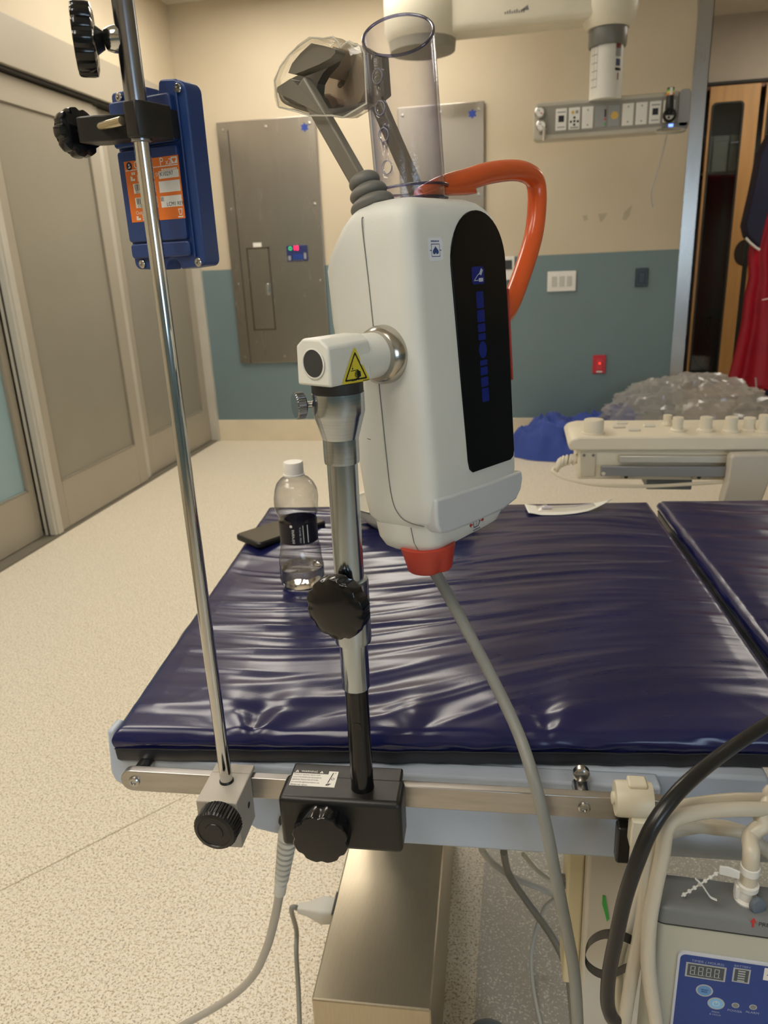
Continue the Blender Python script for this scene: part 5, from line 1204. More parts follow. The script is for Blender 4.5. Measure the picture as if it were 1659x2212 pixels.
# clear tube with a slanted mouth and four side holes
TC = (0.004, 0.068); TR = 0.0315
def tube_ring(r, w, slant): 
    out = []
    for j in range(72):
        th = 2 * PI * j / 72
        out.append((TC[0] + r * math.cos(th), TC[1] + r * math.sin(th), w + slant * (0.55 * math.cos(th) + 0.835 * math.sin(th))))
    return out
mb = MB(DV); rings = [tube_ring(TR, 0.1265, 0)] + [tube_ring(TR, 0.1265 + (0.262 - 0.1265) * k / 8, 0.024 * (k / 8) ** 4) for k in range(1, 9)] + [tube_ring(TR - 0.0022, 0.262 - (0.262 - 0.1265) * k / 8, 0.024 * ((8 - k) / 8) ** 4) for k in range(0, 9)]
mb.loft(rings, True, False); tb_ = mb.build('clear_tube', clear_tube, dev, smooth=50)
tb_ob = tb_
va = -DB
for px, py in ((821, 166), (827, 234), (834, 292), (841, 362)):
    c = onplane(px, py, DV(TC[0] + 0.012, TC[1] - 0.028, 0.2), DB); q = DV.inv(c)
    th = math.atan2(q.y - TC[1], q.x - TC[0])
    cc_ = Vector((TC[0] + (TR - 0.001) * math.cos(th), TC[1] + (TR - 0.001) * math.sin(th), q.z))
    cut = MB(DV); cut.lathe([(0.0052, -0.006), (0.0052, 0.006)], cc_, (math.cos(th), math.sin(th), 0), 24, rf=None)
    co = cut.build('hole_cutter', clear_tube, None)
    md = tb_ob.modifiers.new('hole', 'BOOLEAN'); md.operation = 'DIFFERENCE'; md.object = co; md.solver = 'EXACT'
    rm = MB(DV); rr_ = [cc_ + Vector((-math.sin(th), math.cos(th), 0)) * (0.0054 * math.cos(t * PI / 12)) + Vector((0, 0, 0.0054 * math.sin(t * PI / 12))) + Vector((math.cos(th), math.sin(th), 0)) * 0.0012 for t in range(25)]
    rm.tube(rr_, 0.0004, 6); rm.build('hole_rim', M('acrylic_edge', (150, 150, 170), 0.2), dev)
dg = bpy.context.evaluated_depsgraph_get()
new = bpy.data.meshes.new_from_object(tb_ob.evaluated_get(dg))
tb_ob.modifiers.clear(); tb_ob.data = new
for o in [o for o in bpy.data.objects if o.name.startswith('hole_cutter')]: bpy.data.objects.remove(o)
edge_m = M_clear('acrylic_rim', (200, 202, 226), (90, 90, 140), 0.5)
mb = MB(DV); rg = tube_ring(TR - 0.0011, 0.262, 0.024); mb.tube(rg + [rg[0]], 0.0013, 8, caps=False); mb.build('tube_lip', edge_m, dev)
for (w_, r_) in ((0.1390, 0.0335), (0.1285, 0.0325)):
    mb = MB(DV); rg = tube_ring(r_, w_, 0); mb.tube(rg + [rg[0]], 0.0012, 8, caps=False); mb.build('tube_flange', edge_m, dev)
# forked grey arms
def arm(b0, top, base, w_, t_, name):
    (a0, z0), (a1, z1) = base, top
    dv = Vector((a1 - a0, 0, z1 - z0)).normalized(); nv = Vector((dv.z, 0, -dv.x))
    f = Fr(DV((a0, b0, z0)), DV.x * nv.x + DV.z * nv.z, DV.y, DV.x * dv.x + DV.z * dv.z)
    mb = MB(f); L_ = math.hypot(a1 - a0, z1 - z0); mb.box(-w_ / 2, w_ / 2, -t_ / 2, t_ / 2, 0, L_); return mb.build(name, grey_arm, dev, smooth=40, bevel=0.0022, seg=3)
q0, q1 = d_onb(778, 395, 0.026), d_onb(655, 180, 0.026)
arm(0.026, (q1.x, q1.z), (q0.x, q0.z), 0.0150, 0.0105, 'fork_arm')
q2, q3 = d_onb(902, 418, 0.108), d_onb(785, 150, 0.108)
arm(0.108, (q3.x, q3.z), (q2.x, q2.z), 0.0135, 0.0105, 'fork_arm')
def bellow(b0, base, top, r):
    B_, T_ = Vector((base[0], b0, base[1])), Vector((top[0], b0, top[1])); ax_ = (T_ - B_); L_ = ax_.length
    pf = []
    for i in range(25):
        t = i / 24; k = 1 - 0.42 * t
        pf.append((r * k * (0.78 + 0.26 * abs(math.sin(PI * 3 * t)) ** 0.7), t * L_))
    pf = [(r * 0.5, 0)] + pf + [(r * 0.3, L_)]
    mb = MB(DV); mb.lathe(pf, B_, ax_, 40); mb.build('bellows', grey_bellow, dev, smooth=60)
qa, qb = d_onb(806, 432, 0.026), d_onb(782, 378, 0.026)
bellow(0.026, (qa.x, qa.z - 0.008), (qb.x, qb.z), 0.0205)
qa, qb = d_onb(905, 425, 0.108), d_onb(885, 378, 0.108)
bellow(0.098, (0.010, 0.1255), (0.016, 0.146), 0.0150)
# cradle at the end of the arms: near cheek, far cheek, curved shell and inner liner, in clear film
def ploop(pts, b): return [(d_onb(x, y, b).x, d_onb(x, y, b).z) for x, y in pts]
def cheek(pts, b0, b1, mat, name, holes=(), bev=0.0015):
    loops = [ploop(pts, (b0 + b1) / 2)] + [ploop(h, (b0 + b1) / 2) for h in holes]
    vs, fs = plate_geo(loops, b1 - b0); mb = MB(DV); mb.add([(x, (b0 + b1) / 2 + z, y) for x, y, z in vs], fs); return mb.build(name, mat, dev, smooth=30, bevel=bev)
cheek([(634, 160), (642, 140), (660, 118), (684, 96), (712, 102), (734, 108), (736, 116), (726, 128), (700, 142), (668, 155), (646, 163)], 0.020, 0.033, grey_arm, 'cradle_cheek')
cheek([(607, 200), (622, 208), (640, 216), (672, 232), (700, 248), (712, 250), (690, 224), (664, 196), (640, 172), (628, 180), (612, 190)], 0.020, 0.034, grey_arm, 'cradle_heel')
# curved shell bridging the two arms
near_c = catmull([d_onb(x, y, 0.030) for x, y in ((604, 196), (612, 216), (636, 228), (668, 238), (704, 249))], 6)
far_c = catmull([d_onb(x, y, 0.100) for x, y in ((690, 214), (702, 240), (740, 250), (772, 242), (797, 222))], 6)
def shell_f(u, v):
    k = u * (len(near_c) - 1); i_ = min(int(k), len(near_c) - 2); f_ = k - i_
    p = near_c[i_].lerp(near_c[i_ + 1], f_).lerp(far_c[i_].lerp(far_c[i_ + 1], f_), v)
    return tuple(p)
mb = MB(DV); mb.grid(shell_f, 24, 8); mb.build('cradle_shell', grey_arm, dev, smooth=180, solid=0.004, fix=False)
cheek([(712, 150), (730, 122), (754, 92), (764, 100), (780, 110), (792, 112), (796, 200), (786, 222), (760, 238), (735, 240), (745, 226), (738, 212), (722, 204), (696, 206), (682, 190), (700, 172), (716, 172)], 0.088, 0.100, taupe, 'cradle_liner', holes=[[(738, 184), (742, 178), (752, 172), (763, 156), (760, 172), (752, 186), (744, 193), (739, 191)]])
cheek([(636, 172), (668, 156), (704, 142), (732, 122), (724, 140), (706, 160), (694, 182), (692, 206), (700, 212), (712, 238), (690, 242), (650, 226), (614, 204), (622, 186)], 0.048, 0.058, M('cradle_core_grey', (92, 88, 78), 0.45), 'cradle_core')
cheek([(694, 208), (720, 206), (733, 214), (738, 224), (728, 236), (708, 238)], 0.072, 0.082, M('liner_tan', (186, 156, 130), 0.45), 'cradle_pad')
cheek([(716, 168), (740, 138), (752, 108), (758, 112), (744, 146), (726, 172)], 0.060, 0.100, taupe, 'cradle_fin')
cheek([(772, 190), (800, 186), (812, 120), (832, 122), (838, 206), (800, 236), (780, 236)], 0.104, 0.114, grey_arm, 'far_cheek')
film = [(602, 212), (597, 176), (608, 146), (628, 118), (652, 98), (676, 82), (706, 84), (722, 80), (734, 92), (739, 104), (752, 92), (758, 90), (770, 98), (782, 100), (790, 116), (795, 224), (744, 254), (720, 250), (672, 250), (640, 240), (606, 232)]
lo_ = ploop(film, 0.018); 
ca = sum(p[0] for p in lo_) / len(lo_); cw_ = sum(p[1] for p in lo_) / len(lo_)
rr = random.Random(11)
def fr_ring(b, s): return [(ca + (a - ca) * s * (1 + rr.uniform(-.03, .03)), b + rr.uniform(-.002, .002), cw_ + (w - cw_) * s * (1 + rr.uniform(-.03, .03))) for a, w in lo_]
mb = MB(DV); mb.loft([fr_ring(0.012, 0.80), fr_ring(0.014, 0.98), fr_ring(0.026, 1.0), fr_ring(0.038, 0.93), fr_ring(0.046, 0.82)], True, False); fm = mb.build('film_wrap', clear_film, dev, smooth=20)
mb = MB(DV); rg = [(ca + (a - ca) * 1.0, 0.016, cw_ + (w - cw_) * 1.0) for a, w in lo_]; mb.tube(rg + [rg[0]], 0.0008, 5); mb.build('film_edge_glint', M_clear('film_edge_glint', (255, 255, 252), (240, 238, 230), 0.5, 0.05, cloud=0.8, cloud_col=(250, 248, 240)), fm)  # nearly opaque white tube paints the bright highlight along the film edge
# power cable of the unit
kbt = DV((ko[0] - 0.004, ko[1] - 0.004, ko[2] - 0.020))
cp_ = [kbt, att(962, 1275, 0.052)] + [att(x, y, t) for x, y, t in ((1000, 1345, 0.042), (1066, 1470, 0.02), (1118, 1580, -0.012), (1152, 1680, -0.045), (1178, 1780, -0.055), (1198, 1880, -0.058), (1222, 2000, -0.06), (1240, 2100, -0.06), (1248, 2215, -0.06), (1250, 2320, -0.06))]
cable('unit_cable', cp_, 0.0062, grey_cable, 'grey cable hanging from the white device past the side rail', 'cable', n=14)

# ------------------------------------------------------------------ hook, pump, hoses at the lower right
hk = thing('rail_hook', 'cream plastic hanger hooked over the side rail holding the pump', 'hook', att(1365, 2000, -0.05))
dc = TF.inv(att(1366, 1716, -0.035)); RD = 0.0172
mb = MB(TF); mb.lathe([(RD * 0.6, -0.0175), (RD * 0.94, -0.0170), (RD, -0.0145), (RD, 0.0145), (RD * 0.94, 0.0170), (RD * 0.3, 0.0175)], (dc.x, dc.y - 0.004, dc.z - 0.002), (1, 0, 0), 40); mb.build('drum', cream_plastic, hk)
mb = MB(TF); mb.lathe([(0.006, 0), (0.006, 0.0025), (0.005, 0.003), (0.0005, 0.003)], (dc.x - 0.0172, dc.y - 0.004, dc.z - 0.002), (-1, 0, 0), 20); mb.build('hub_cap', cream_plastic, hk)
mb = MB(TF); mb.box(dc.x - 0.006, dc.x + 0.012, dc.y - 0.010, dc.y + 0.006, dc.z + 0.010, dc.z + 0.0182); tb2 = mb.build('release_tab', cream_plastic, hk, bevel=0.002)
mb = MB(TF); mb.box(dc.x - 0.005, dc.x + 0.012, dc.y - 0.0115, dc.y - 0.0095, dc.z + 0.0095, dc.z + 0.0125); mb.build('tab_gap', dark_gap, tb2)
mb = MB(TF); s_ = dc.x; zt = dc.z - 0.012
mb.ext([(-0.003 + s_, zt), (0.0125 + s_, zt), (0.0125 + s_, zt - 0.037), (s_, zt - 0.037), (-0.004 + s_, zt - 0.030), (-0.004 + s_, zt - 0.012)], dc.y - 0.024, dc.y - 0.008, lambda u, v, h: (u, h, v)); mb.build('stem', cream_plastic, hk, bevel=0.0015)
mb = MB(TF); mb.box(s_ - 0.001, s_ + 0.011, dc.y - 0.018, dc.y - 0.008, 0.40, zt - 0.034); mb.build('strut', cream_plastic, hk, bevel=0.002)
for (za, zb) in ((1920, 2000), (2160, 2260)):
    a_, b_ = TF.inv(att(1360, za, dc.y - 0.018)), TF.inv(att(1360, zb, dc.y - 0.018))
    mb = MB(TF); mb.ext([(s_ + 0.002 + 0.0045 * math.cos(t * PI / 10), (a_.z + b_.z) / 2 + (a_.z - b_.z) / 2 * math.sin(t * PI / 10)) for t in range(20)], dc.y - 0.0186, dc.y - 0.016, lambda u, v, h: (u, h, v)); mb.build('slot', M('slot_shade', (150, 146, 132), 0.5), hk, smooth=40)
for (ya, yb_) in ((1775, 1850), (1965, 2020)):
    a_, b_ = TF.inv(att(1340, ya, -0.03)), TF.inv(att(1340, yb_, -0.03))
    mb = MB(TF); mb.ext(rrect(a_.x - 0.004, a_.x + 0.010, b_.z, a_.z, 0.003), -0.040, -0.026, lambda u, v, h: (u, h, v)); mb.build('grip_pad', black_plastic, hk, bevel=0.002)
# pump
ya_ = math.radians(-2.2)
pe_x = Vector((math.cos(ya_), math.sin(ya_), 0)); pe_y = Vector((-math.sin(ya_), math.cos(ya_), 0))
PFo = onplane(1408, 1990, TF(0.5, -0.105, 0), pe_y)
PF = Fr(PFo, pe_x, pe_y, (0, 0, 1))
def onp(px, py, h=0.0): return PF.inv(onplane(px, py, PF(0, -h, 0), pe_y))
pump = thing('compression_pump', 'beige compression pump with grey lid and blue control panel hanging below the rail', 'pump', PF(0.11, 0.04, -0.24))
PW, PD = 0.225, 0.044
mb = MB(PF); mb.ext(rrect(0.001, PW - 0.001, 0.001, PD - 0.001, 0.0105), -0.21, -0.001); mb.build('body', pump_body, pump, smooth=40, bevel=0.002)
lt = onp(1440, 1962).z
mb = MB(PF); lid_prof = [(0.0, 0.0), (0.0, lt - 0.006), (0.0015, lt - 0.0025), (0.005, lt - 0.0004), (0.009, lt)]
mb.loft([[(x, y, z) for x, y in rrect(i_, PW - i_, i_, PD - i_, 0.011)] for i_, z in lid_prof]); mb.build('lid', grey_lid, pump, smooth=50)
mb = MB(PF); mb.ext(rrect(-0.0002, PW + 0.0002, -0.0002, PD + 0.0002, 0.0112), -0.0012, 0.0); mb.build('lid_gap', dark_gap, pump, smooth=40)
pa, pb_ = onp(1465, 2053), onp(1470, 2212)
mb = MB(PF); mb.ext(rrect(pa.x, PW - 0.02, -0.165, pa.z, 0.006), -0.0010, 0.002, lambda u, v, h: (u, h, v)); pnl = mb.build('control_panel', M('panel_rim', (206, 210, 222), 0.35), pump, smooth=40)
QF = PF.sub((0, -0.0010, 0), (1, 0, 0), (0, 0, 1), (0, -1, 0))
pr = Print(QF, [panel_blue, M('bezel_silver', (176, 180, 184), 0.4), M('lcd_dark', (72, 80, 88), 0.25), M('lcd_segment', (176, 182, 182), 0.4), M('button_blue', (96, 150, 206), 0.3), M('button_light', (130, 190, 236), 0.3), print_white, M('led_off', (130, 132, 134), 0.35), M('text_pale', (170, 180, 210), 0.5)], 0.00012)
pr.poly(rrect(pa.x + 0.0022, PW - 0.022, -0.163, pa.z - 0.0022, 0.005), 0); pr.up()
def pt_(px, py): q = onp(px, py); return q.x, q.z
t0, t1 = pt_(1482, 2075), pt_(1565, 2119); ymid = lambda a, b: (a + b) / 2
x0, x1, z1, z0 = t0[0], t1[0], t0[1], t1[1]
pr.rect(x0, z0, x1, z1, 1); b0, b1 = pt_(1584, 2087), pt_(1617, 2123); pr.rect(b0[0], b1[1], b1[0], b0[1], 1)
pr.text((x0 + x1) / 2 + 0.001, z1 + 0.0025, 0.0038, 'TIMER ( HOURS)', 8, 'CENTER'); pr.text((b0[0] + b1[0]) / 2, b0[1] + 0.0022, 0.0034, 'BATTERY', 8, 'CENTER')
c1, c2 = pt_(1521, 2137), pt_(1546, 2165); l1, l2 = pt_(1588, 2169), pt_(1626, 2173)
for c in (c1, c2): pr.poly(circ(c[0], c[1], 0.0074, 28), 1)
for c in (l1, l2): pr.poly(circ(c[0], c[1], 0.0033, 18), 1)
pr.text(c2[0] + 0.0005, c2[1] - 0.0108, 0.0027, 'PRESS', 8, 'CENTER'); pr.text(c2[0] + 0.0005, c2[1] - 0.0140, 0.0027, '& HOLD', 8, 'CENTER')
pr.text(l1[0], l1[1] - 0.0072, 0.0036, 'POWER', 8, 'CENTER'); pr.text(l2[0], l2[1] - 0.0068, 0.0036, 'ALARM', 8, 'CENTER')
s0_, s1_ = pt_(1651, 2088), pt_(1700, 2122); pr.rect(s0_[0], s1_[1], s1_[0], s0_[1], 6)
pr.up()
pr.rect(x0 + 0.0016, z0 + 0.0016, x1 - 0.0016, z1 - 0.0016, 2); pr.rect(b0[0] + 0.0014, b1[1] + 0.0014, b1[0] - 0.0014, b0[1] - 0.0014, 2)
for c, m_ in ((c1, 4), (c2, 5)): pr.poly(circ(c[0], c[1], 0.0060, 28), m_)
for c in (l1, l2): pr.poly(circ(c[0], c[1], 0.0025, 18), 7)
pr.poly([(s0_[0] + 0.002, s0_[1] - 0.008), (s0_[0] + 0.006, s0_[1] - 0.006), (s0_[0] + 0.006, s0_[1] - 0.009)], 0)
pr.up()
dw = (x1 - x0 - 0.007) / 4; hmid = (z0 + z1) / 2; hh_ = (z1 - z0) * 0.30
for k in range(4):
    u = x0 + 0.0040 + k * dw; w_ = dw * 0.62; t = 0.0007
    for (ua, va, ub, vb) in ((0, hh_ - t, w_, hh_), (0, -t / 2, w_, t / 2), (0, -hh_, w_, -hh_ + t), (0, 0.0008, t, hh_ - 0.0008), (w_ - t, 0.0008, w_, hh_ - 0.0008), (0, -hh_ + 0.0008, t, -0.0008), (w_ - t, -hh_ + 0.0008, w_, -0.0008), (w_ + 0.0006, -hh_, w_ + 0.0014, -hh_ + 0.0008)): pr.rect(u + ua, hmid + va, u + ub, hmid + vb, 3)
bm_ = (b0[0] + b1[0]) / 2; bh = (b0[1] - b1[1]) / 7
for k in range(5): pr.rect(bm_ - 0.0030, b1[1] + bh * (0.75 + k * 1.15), bm_ + 0.0030, b1[1] + bh * (0.75 + k * 1.15 + 0.65), 3)
pr.dashes(c1[0] - 0.003, c1[1] + 0.0011, 0.006, 0.0014, 0, 5, 3); pr.dashes(c1[0] - 0.0025, c1[1] - 0.0014, 0.005, 0.0014, 0, 4, 6); pr.rect(c2[0] - 0.0003, c2[1] + 0.0004, c2[0] + 0.0003, c2[1] + 0.0036, 6)
pr.plate([circ(c2[0], c2[1], 0.0030, 20), circ(c2[0], c2[1], 0.0025, 20)], 6)
pr.build('panel_print', pnl)
ar0 = onp(1627, 1992)
pr = Print(PF.sub((0, -0.0002, 0), (1, 0, 0), (0, 0, 1), (0, -1, 0)), [print_red, print_black], 0.0001)
pr.poly([(ar0.x - 0.0009, ar0.z - 0.0055), (ar0.x + 0.0009, ar0.z - 0.0055), (ar0.x + 0.0009, ar0.z), (ar0.x + 0.0026, ar0.z), (ar0.x, ar0.z + 0.0055), (ar0.x - 0.0026, ar0.z), (ar0.x - 0.0009, ar0.z)], 0)
pr.text(ar0.x + 0.0042, ar0.z - 0.0012, 0.0066, 'PRESS', 1, sx=0.85); pr.build('press_mark', pump)
# hose connector on the lid
cz = TF.inv(att(1611, 1950, 0)); 
ct = PF.inv(onplane(1611, 1942, PF(0, 0.022, 0), pe_y)); cy_ = 0.022
mb = MB(PF); mb.lathe([(0.010, lt), (0.0105, lt + 0.002), (0.0078, lt + 0.004), (0.0072, lt + 0.013), (0.0090, lt + 0.014), (0.0092, lt + 0.019), (0.0065, lt + 0.020)], (ct.x, cy_, 0), (0, 0, 1), 28); con_ = mb.build('hose_connector', print_white, pump)
mb = MB(PF); mb.lathe([(0.0072, 0), (0.0074, 0.002), (0.0066, 0.0045), (0.0010, 0.005)], (ct.x + 0.006, cy_ - 0.0085, lt + 0.005), (0.45, -1, 0.15), 24); mb.build('release_button', M('button_slate', (104, 116, 128), 0.4), con_)
mb = MB(PF); mb.box(ct.x - 0.0105, ct.x - 0.0065, cy_ - 0.004, cy_ + 0.004, lt + 0.003, lt + 0.017); mb.build('latch_wing', print_white, con_, bevel=0.001)
# connector hose rising and looping away
hose = [PF((ct.x, cy_, lt + 0.017)), PF((ct.x, cy_, lt + 0.034)), PF((ct.x - 0.0005, cy_ + 0.002, lt + 0.052))] + [att(x, y, t) for x, y, t in ((1621, 1806, -0.075), (1648, 1785, -0.07), (1690, 1778, -0.06))] + [TF((0.86, -0.04, 0.64)), TF((0.98, 0.06, 0.54)), TF((1.05, 0.3, 0.45))]
cable('connector_hose', hose, 0.0072, beige_cable, 'short beige hose rising from the white connector on the pump lid', 'hose', n=14)
tg = thing('bead_tie', 'clear beaded cable tie with tag looped on the short hose', 'cable tie', PF((ct.x, cy_, lt + 0.03)))
clear_tie = M('tie_nylon', (226, 226, 222), 0.35, var=(30, 0.03))
mb = MB(PF); mb.lathe([(0.0076, -0.004), (0.0082, -0.0035), (0.0082, 0.0035), (0.0076, 0.004)], (ct.x, cy_, lt + 0.0345), (0, 0, 1), 24); mb.build('band', clear_tie, tg)
T0, T1 = PF.inv(onplane(1598, 1890, PF(0, cy_ - .006, 0), pe_y)), PF.inv(onplane(1556, 1880, PF(0, cy_ - .006, 0), pe_y))
mb = MB(PF); mb.loft([[(T0.x, T0.y - .001, T0.z - 0.0042), (T0.x, T0.y + .001, T0.z - 0.0042), (T0.x, T0.y + .001, T0.z + 0.004), (T0.x, T0.y - .001, T0.z + 0.004)], [(T1.x + 0.006, T1.y - .001, T1.z - 0.0052), (T1.x + 0.006, T1.y + .001, T1.z - 0.0052), (T1.x + 0.006, T1.y + .001, T1.z + 0.0052), (T1.x + 0.006, T1.y - .001, T1.z + 0.0052)], [(T1.x - 0.001, T1.y - .001, T1.z - 0.004), (T1.x - 0.001, T1.y + .001, T1.z - 0.004), (T1.x - 0.001, T1.y + .001, T1.z + 0.005), (T1.x - 0.001, T1.y - .001, T1.z + 0.005)]]); mb.build('tag', clear_tie, tg, bevel=0.0008)
q0, q1 = onplane(1552, 1884, PF(0, cy_ - .004, 0), pe_y), onplane(1472, 1936, PF(0, cy_ - .012, 0), pe_y)
mb = MB(); mb.tube([q0, q1], 0.0008, 6); mb.build('bead_cord', clear_tie, tg)
for k in range(7):
    c = q0.lerp(q1, (k + 0.5) / 7); mb = MB(); mb.lathe([(0.0004, -0.0019), (0.0016, -0.0011), (0.0019, 0), (0.0016, 0.0011), (0.0004, 0.0019)], c, q1 - q0, 10); mb.build('bead', clear_tie, tg)
mb = MB(); mb.tube(catmull([onplane(x, y, PF(0, cy_ - .016, 0), pe_y) for x, y in ((1502, 1898), (1515, 1910), (1526, 1926), (1535, 1938), (1548, 1944))]), 0.0014, 8, flat=0.5); mb.build('tail', clear_tie, tg)
# long hoses: two loops over the rail and down beside the pump
def pth(pts): return [att(x, y, t) for x, y, t in pts]
cable('air_hose', [TF((1.15, 0.30, 0.45)), TF((1.08, 0.08, 0.55)), TF((0.97, -0.02, 0.68))] + pth([(1730, 1718, -0.02), (1660, 1726, -0.03), (1590, 1727, -0.045), (1520, 1734, -0.06), (1460, 1748, -0.075), (1424, 1778, -0.09), (1404, 1840, -0.10), (1396, 1900, -0.105), (1388, 1980, -0.108), (1368, 2090, -0.108), (1348, 2212, -0.108), (1330, 2340, -0.10)]), 0.0062, beige_cable, 'upper beige air hose arching over the rail and down past the strut', 'hose', n=14, group='beige air hoses')
cable('air_hose', [TF((1.18, 0.30, 0.42)), TF((1.10, 0.06, 0.52)), TF((0.97, -0.038, 0.665))] + pth([(1730, 1748, -0.045), (1660, 1748, -0.06), (1590, 1748, -0.075), (1520, 1753, -0.088), (1460, 1768, -0.10), (1440, 1790, -0.105), (1430, 1850, -0.108), (1415, 1920, -0.112), (1402, 2000, -0.118), (1400, 2080, -0.122), (1408, 2150, -0.124), (1420, 2230, -0.124), (1425, 2330, -0.12)]), 0.0066, beige_cable, 'thicker beige air hose hanging closest to the pump corner', 'hose', n=14, group='beige air hoses')
cable('air_hose', pth([(1330, 2300, -0.09), (1336, 2212, -0.088), (1332, 2130, -0.085), (1338, 2060, -0.082), (1362, 1980, -0.08), (1392, 1890, -0.078), (1420, 1818, -0.07), (1446, 1790, -0.062), (1478, 1782, -0.055), (1540, 1790, -0.05), (1620, 1802, -0.05), (1680, 1850, -0.04)]) + [TF((0.86, 0.02, 0.60)), TF((1.0, 0.2, 0.5)), TF((1.05, 0.35, 0.4))], 0.0058, beige_cable, 'lower beige air hose curling behind the two front hoses', 'hose', n=14, group='beige air hoses')
cable('air_hose', pth([(1438, 1800, -0.05), (1480, 1790, -0.045), (1540, 1784, -0.042), (1590, 1792, -0.045), (1630, 1812, -0.05), (1662, 1842, -0.05)]) + [TF((0.82, 0.0, 0.56)), TF((0.92, 0.15, 0.45)), TF((0.95, 0.3, 0.3))], 0.0062, beige_cable, 'shaded beige air hose looping under the others toward the right edge', 'hose', n=14, group='beige air hoses')
cable('black_cable', [TF((1.30, 0.22, 0.786)), TF((1.05, 0.13, 0.790))] + pth([(1770, 1500, 0.045), (1715, 1532, 0.022), (1659, 1564, 0.0), (1590, 1608, -0.03), (1520, 1660, -0.07), (1460, 1716, -0.10), (1410, 1784, -0.118), (1376, 1862, -0.125), (1350, 1940, -0.128), (1332, 2020, -0.130), (1316, 2100, -0.130), (1312, 2160, -0.130), (1318, 2190, -0.130), (1328, 2206, -0.128)]), 0.0066, M('black_cable_sheath', (30, 30, 31), 0.3), 'thick black cable running from the mattress edge down past the hoses', 'cable', n=14)
strap_pts = pth([(1402, 2050, -0.10), (1370, 2034, -0.105), (1335, 2020, -0.11), (1300, 2020, -0.10), (1274, 2036, -0.09), (1264, 2062, -0.08), (1270, 2086, -0.075), (1296, 2104, -0.08), (1328, 2102, -0.09), (1360, 2088, -0.10), (1385, 2082, -0.105), (1402, 2082, -0.105)])
mb = MB(); cpth = catmull(strap_pts, 8)
mb.loft([[tuple(p + Vector((0, 0, 0.0055))), tuple(p + Vector((0, 0.0008, 0.0055))), tuple(p + Vector((0, 0.0008, -0.0055))), tuple(p + Vector((0, 0, -0.0055)))] for p in cpth])
tag(mb.build('cable_strap', black_plastic, None, smooth=60), 'looped black rubber strap around the cables beside the pump', 'strap')
# strain relief and cable leaving the black clamp side of the table
sr = thing('table_cord', 'pale table cord with ridged strain relief dropping beside the clamp box', 'cable', att(620, 1800, -0.01))
P0, P1 = att(624, 1790, -0.004), att(604, 1928, 0.004); ax_ = P1 - P0; L_ = ax_.length
pf = [(0.010, 0)]
for k in range(9):
    z = L_ * (0.06 + 0.085 * k); r_ = 0.0112 - 0.00035 * k
    pf += [(r_, z), (r_, z + L_ * 0.048), (r_ * 0.60, z + L_ * 0.052), (r_ * 0.60, z + L_ * 0.082)]
pf += [(0.0072, L_ * 0.84), (0.0072, L_), (0.005, L_)]
mb = MB(); mb.lathe(pf, P0, ax_, 28); mb.build('strain_relief', white_cable, sr, smooth=30)
mb = MB(); mb.tube(catmull([P1 - ax_ * 0.1, P1] + [atz(x, y, z) for x, y, z in ((592, 1990, 0.48), (575, 2050, 0.40), (545, 2110, 0.30), (490, 2160, 0.20), (400, 2212, 0.12), (250, 2290, 0.03))], 10), 0.0055, 12); mb.build('cord', M('cord_grey', (176, 172, 164), 0.45), sr)
mb = MB(TF); q = TF.inv(att(612, 1785, -0.006)); mb.lathe([(0.008, 0), (0.0075, 0.004), (0.001, 0.004)], (q.x, 0.004, q.z), (0, -1, 0), 18); mb.build('grommet', rubber, sr)
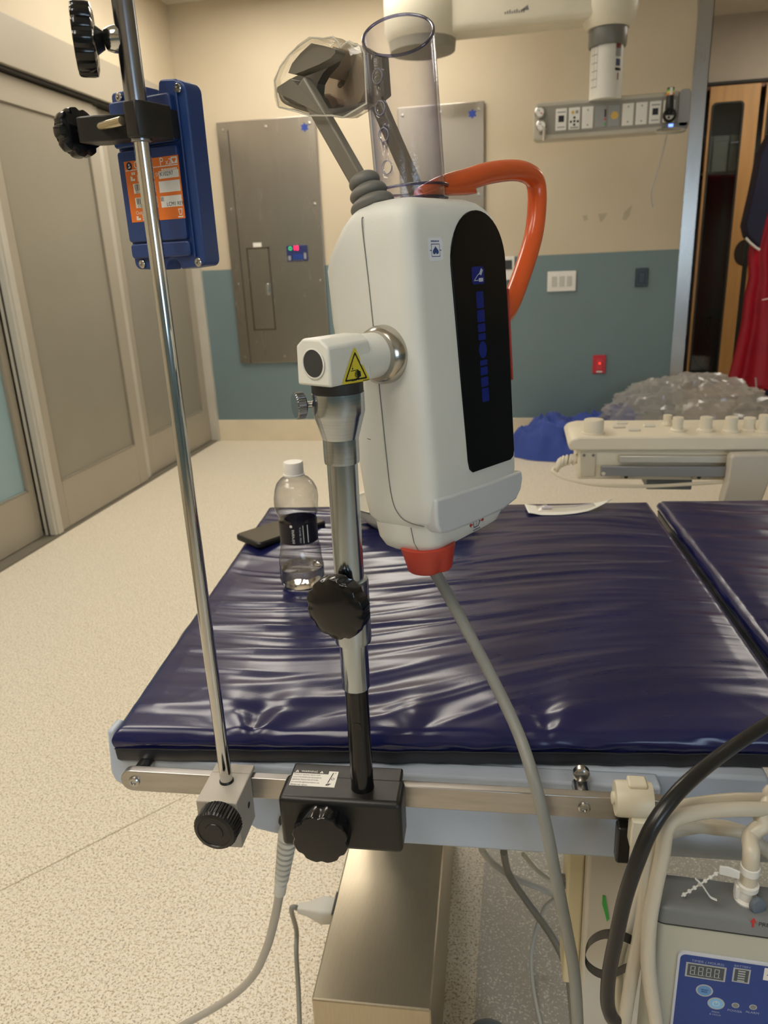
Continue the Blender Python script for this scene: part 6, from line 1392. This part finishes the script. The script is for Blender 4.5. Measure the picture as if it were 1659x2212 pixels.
# mains plug in the side of the stainless cover
pg = thing('mains_plug', 'white mains plug with grey cord in the side of the stainless cover', 'plug', TF((x0n - 0.03, 0.17, 0.18)))
Q0 = onplane(724, 1968, TF((x0n, 0, 0)), TF.x); q = TF.inv(Q0)
mb = MB(TF); mb.loft([[(q.x + dx, q.y + a * s, q.z + b * s) for a, b in rrect(-0.019, 0.019, -0.015, 0.015, 0.005, 3)] for dx, s in ((0.0, 0.85), (-0.012, 0.92), (-0.022, 0.95), (-0.034, 0.72), (-0.046, 0.5), (-0.062, 0.36))]); mb.build('plug_body', M('plug_white', (214, 212, 204), 0.45), pg, smooth=50, bevel=0.001)
mb = MB(TF); mb.box(q.x - 0.001, q.x + 0.002, q.y - 0.021, q.y + 0.021, q.z - 0.018, q.z + 0.018); mb.build('inlet_frame', black_plastic, pg)
e_ = TF((q.x - 0.062, q.y, q.z))
mb = MB(); mb.tube(catmull([e_, e_ + Vector((-0.012, 0, -0.004))] + [atz(x, y, z) for x, y, z in ((640, 2010, 0.13), (640, 2060, 0.10), (644, 2130, 0.06), (647, 2212, 0.03), (650, 2320, 0.01))], 10), 0.0042, 10); mb.build('plug_cord', grey_cable, pg)
# loose white cables under the table
cable('floor_cable', [atz(x, y, z) for x, y, z in ((1040, 1835, 0.40), (1062, 1862, 0.33), (1110, 1896, 0.24), (1180, 1925, 0.20), (1225, 1950, 0.22), (1255, 1985, 0.28))], 0.0052, white_cable, 'white cable crossing under the table toward the cream bracket', 'cable')
cable('floor_cable', [atz(x, y, z) for x, y, z in ((1088, 1840, 0.40), (1100, 1890, 0.30), (1140, 1950, 0.22), (1190, 2020, 0.19), (1220, 2080, 0.18), (1232, 2140, 0.17), (1240, 2230, 0.14))], 0.0058, grey_cable, 'thick grey cable curving down under the table behind the hanging cable', 'cable')
cable('floor_cable', [atz(x, y, z) for x, y, z in ((1215, 1930, 0.22), (1180, 1955, 0.14), (1160, 2000, 0.06), (1148, 2060, 0.03), (1150, 2120, 0.02), (1160, 2180, 0.015), (1176, 2250, 0.012))], 0.0034, white_cable, 'thin pale cable trailing on the grey floor sheet', 'cable')
cable('floor_cable', [atz(x, y, z) for x, y, z in ((1130, 1845, 0.40), (1160, 1880, 0.34), (1195, 1905, 0.32), (1225, 1912, 0.34), (1235, 1880, 0.42), (1232, 1852, 0.48))], 0.0034, white_cable, 'thin white cable loop close under the table panel', 'cable')
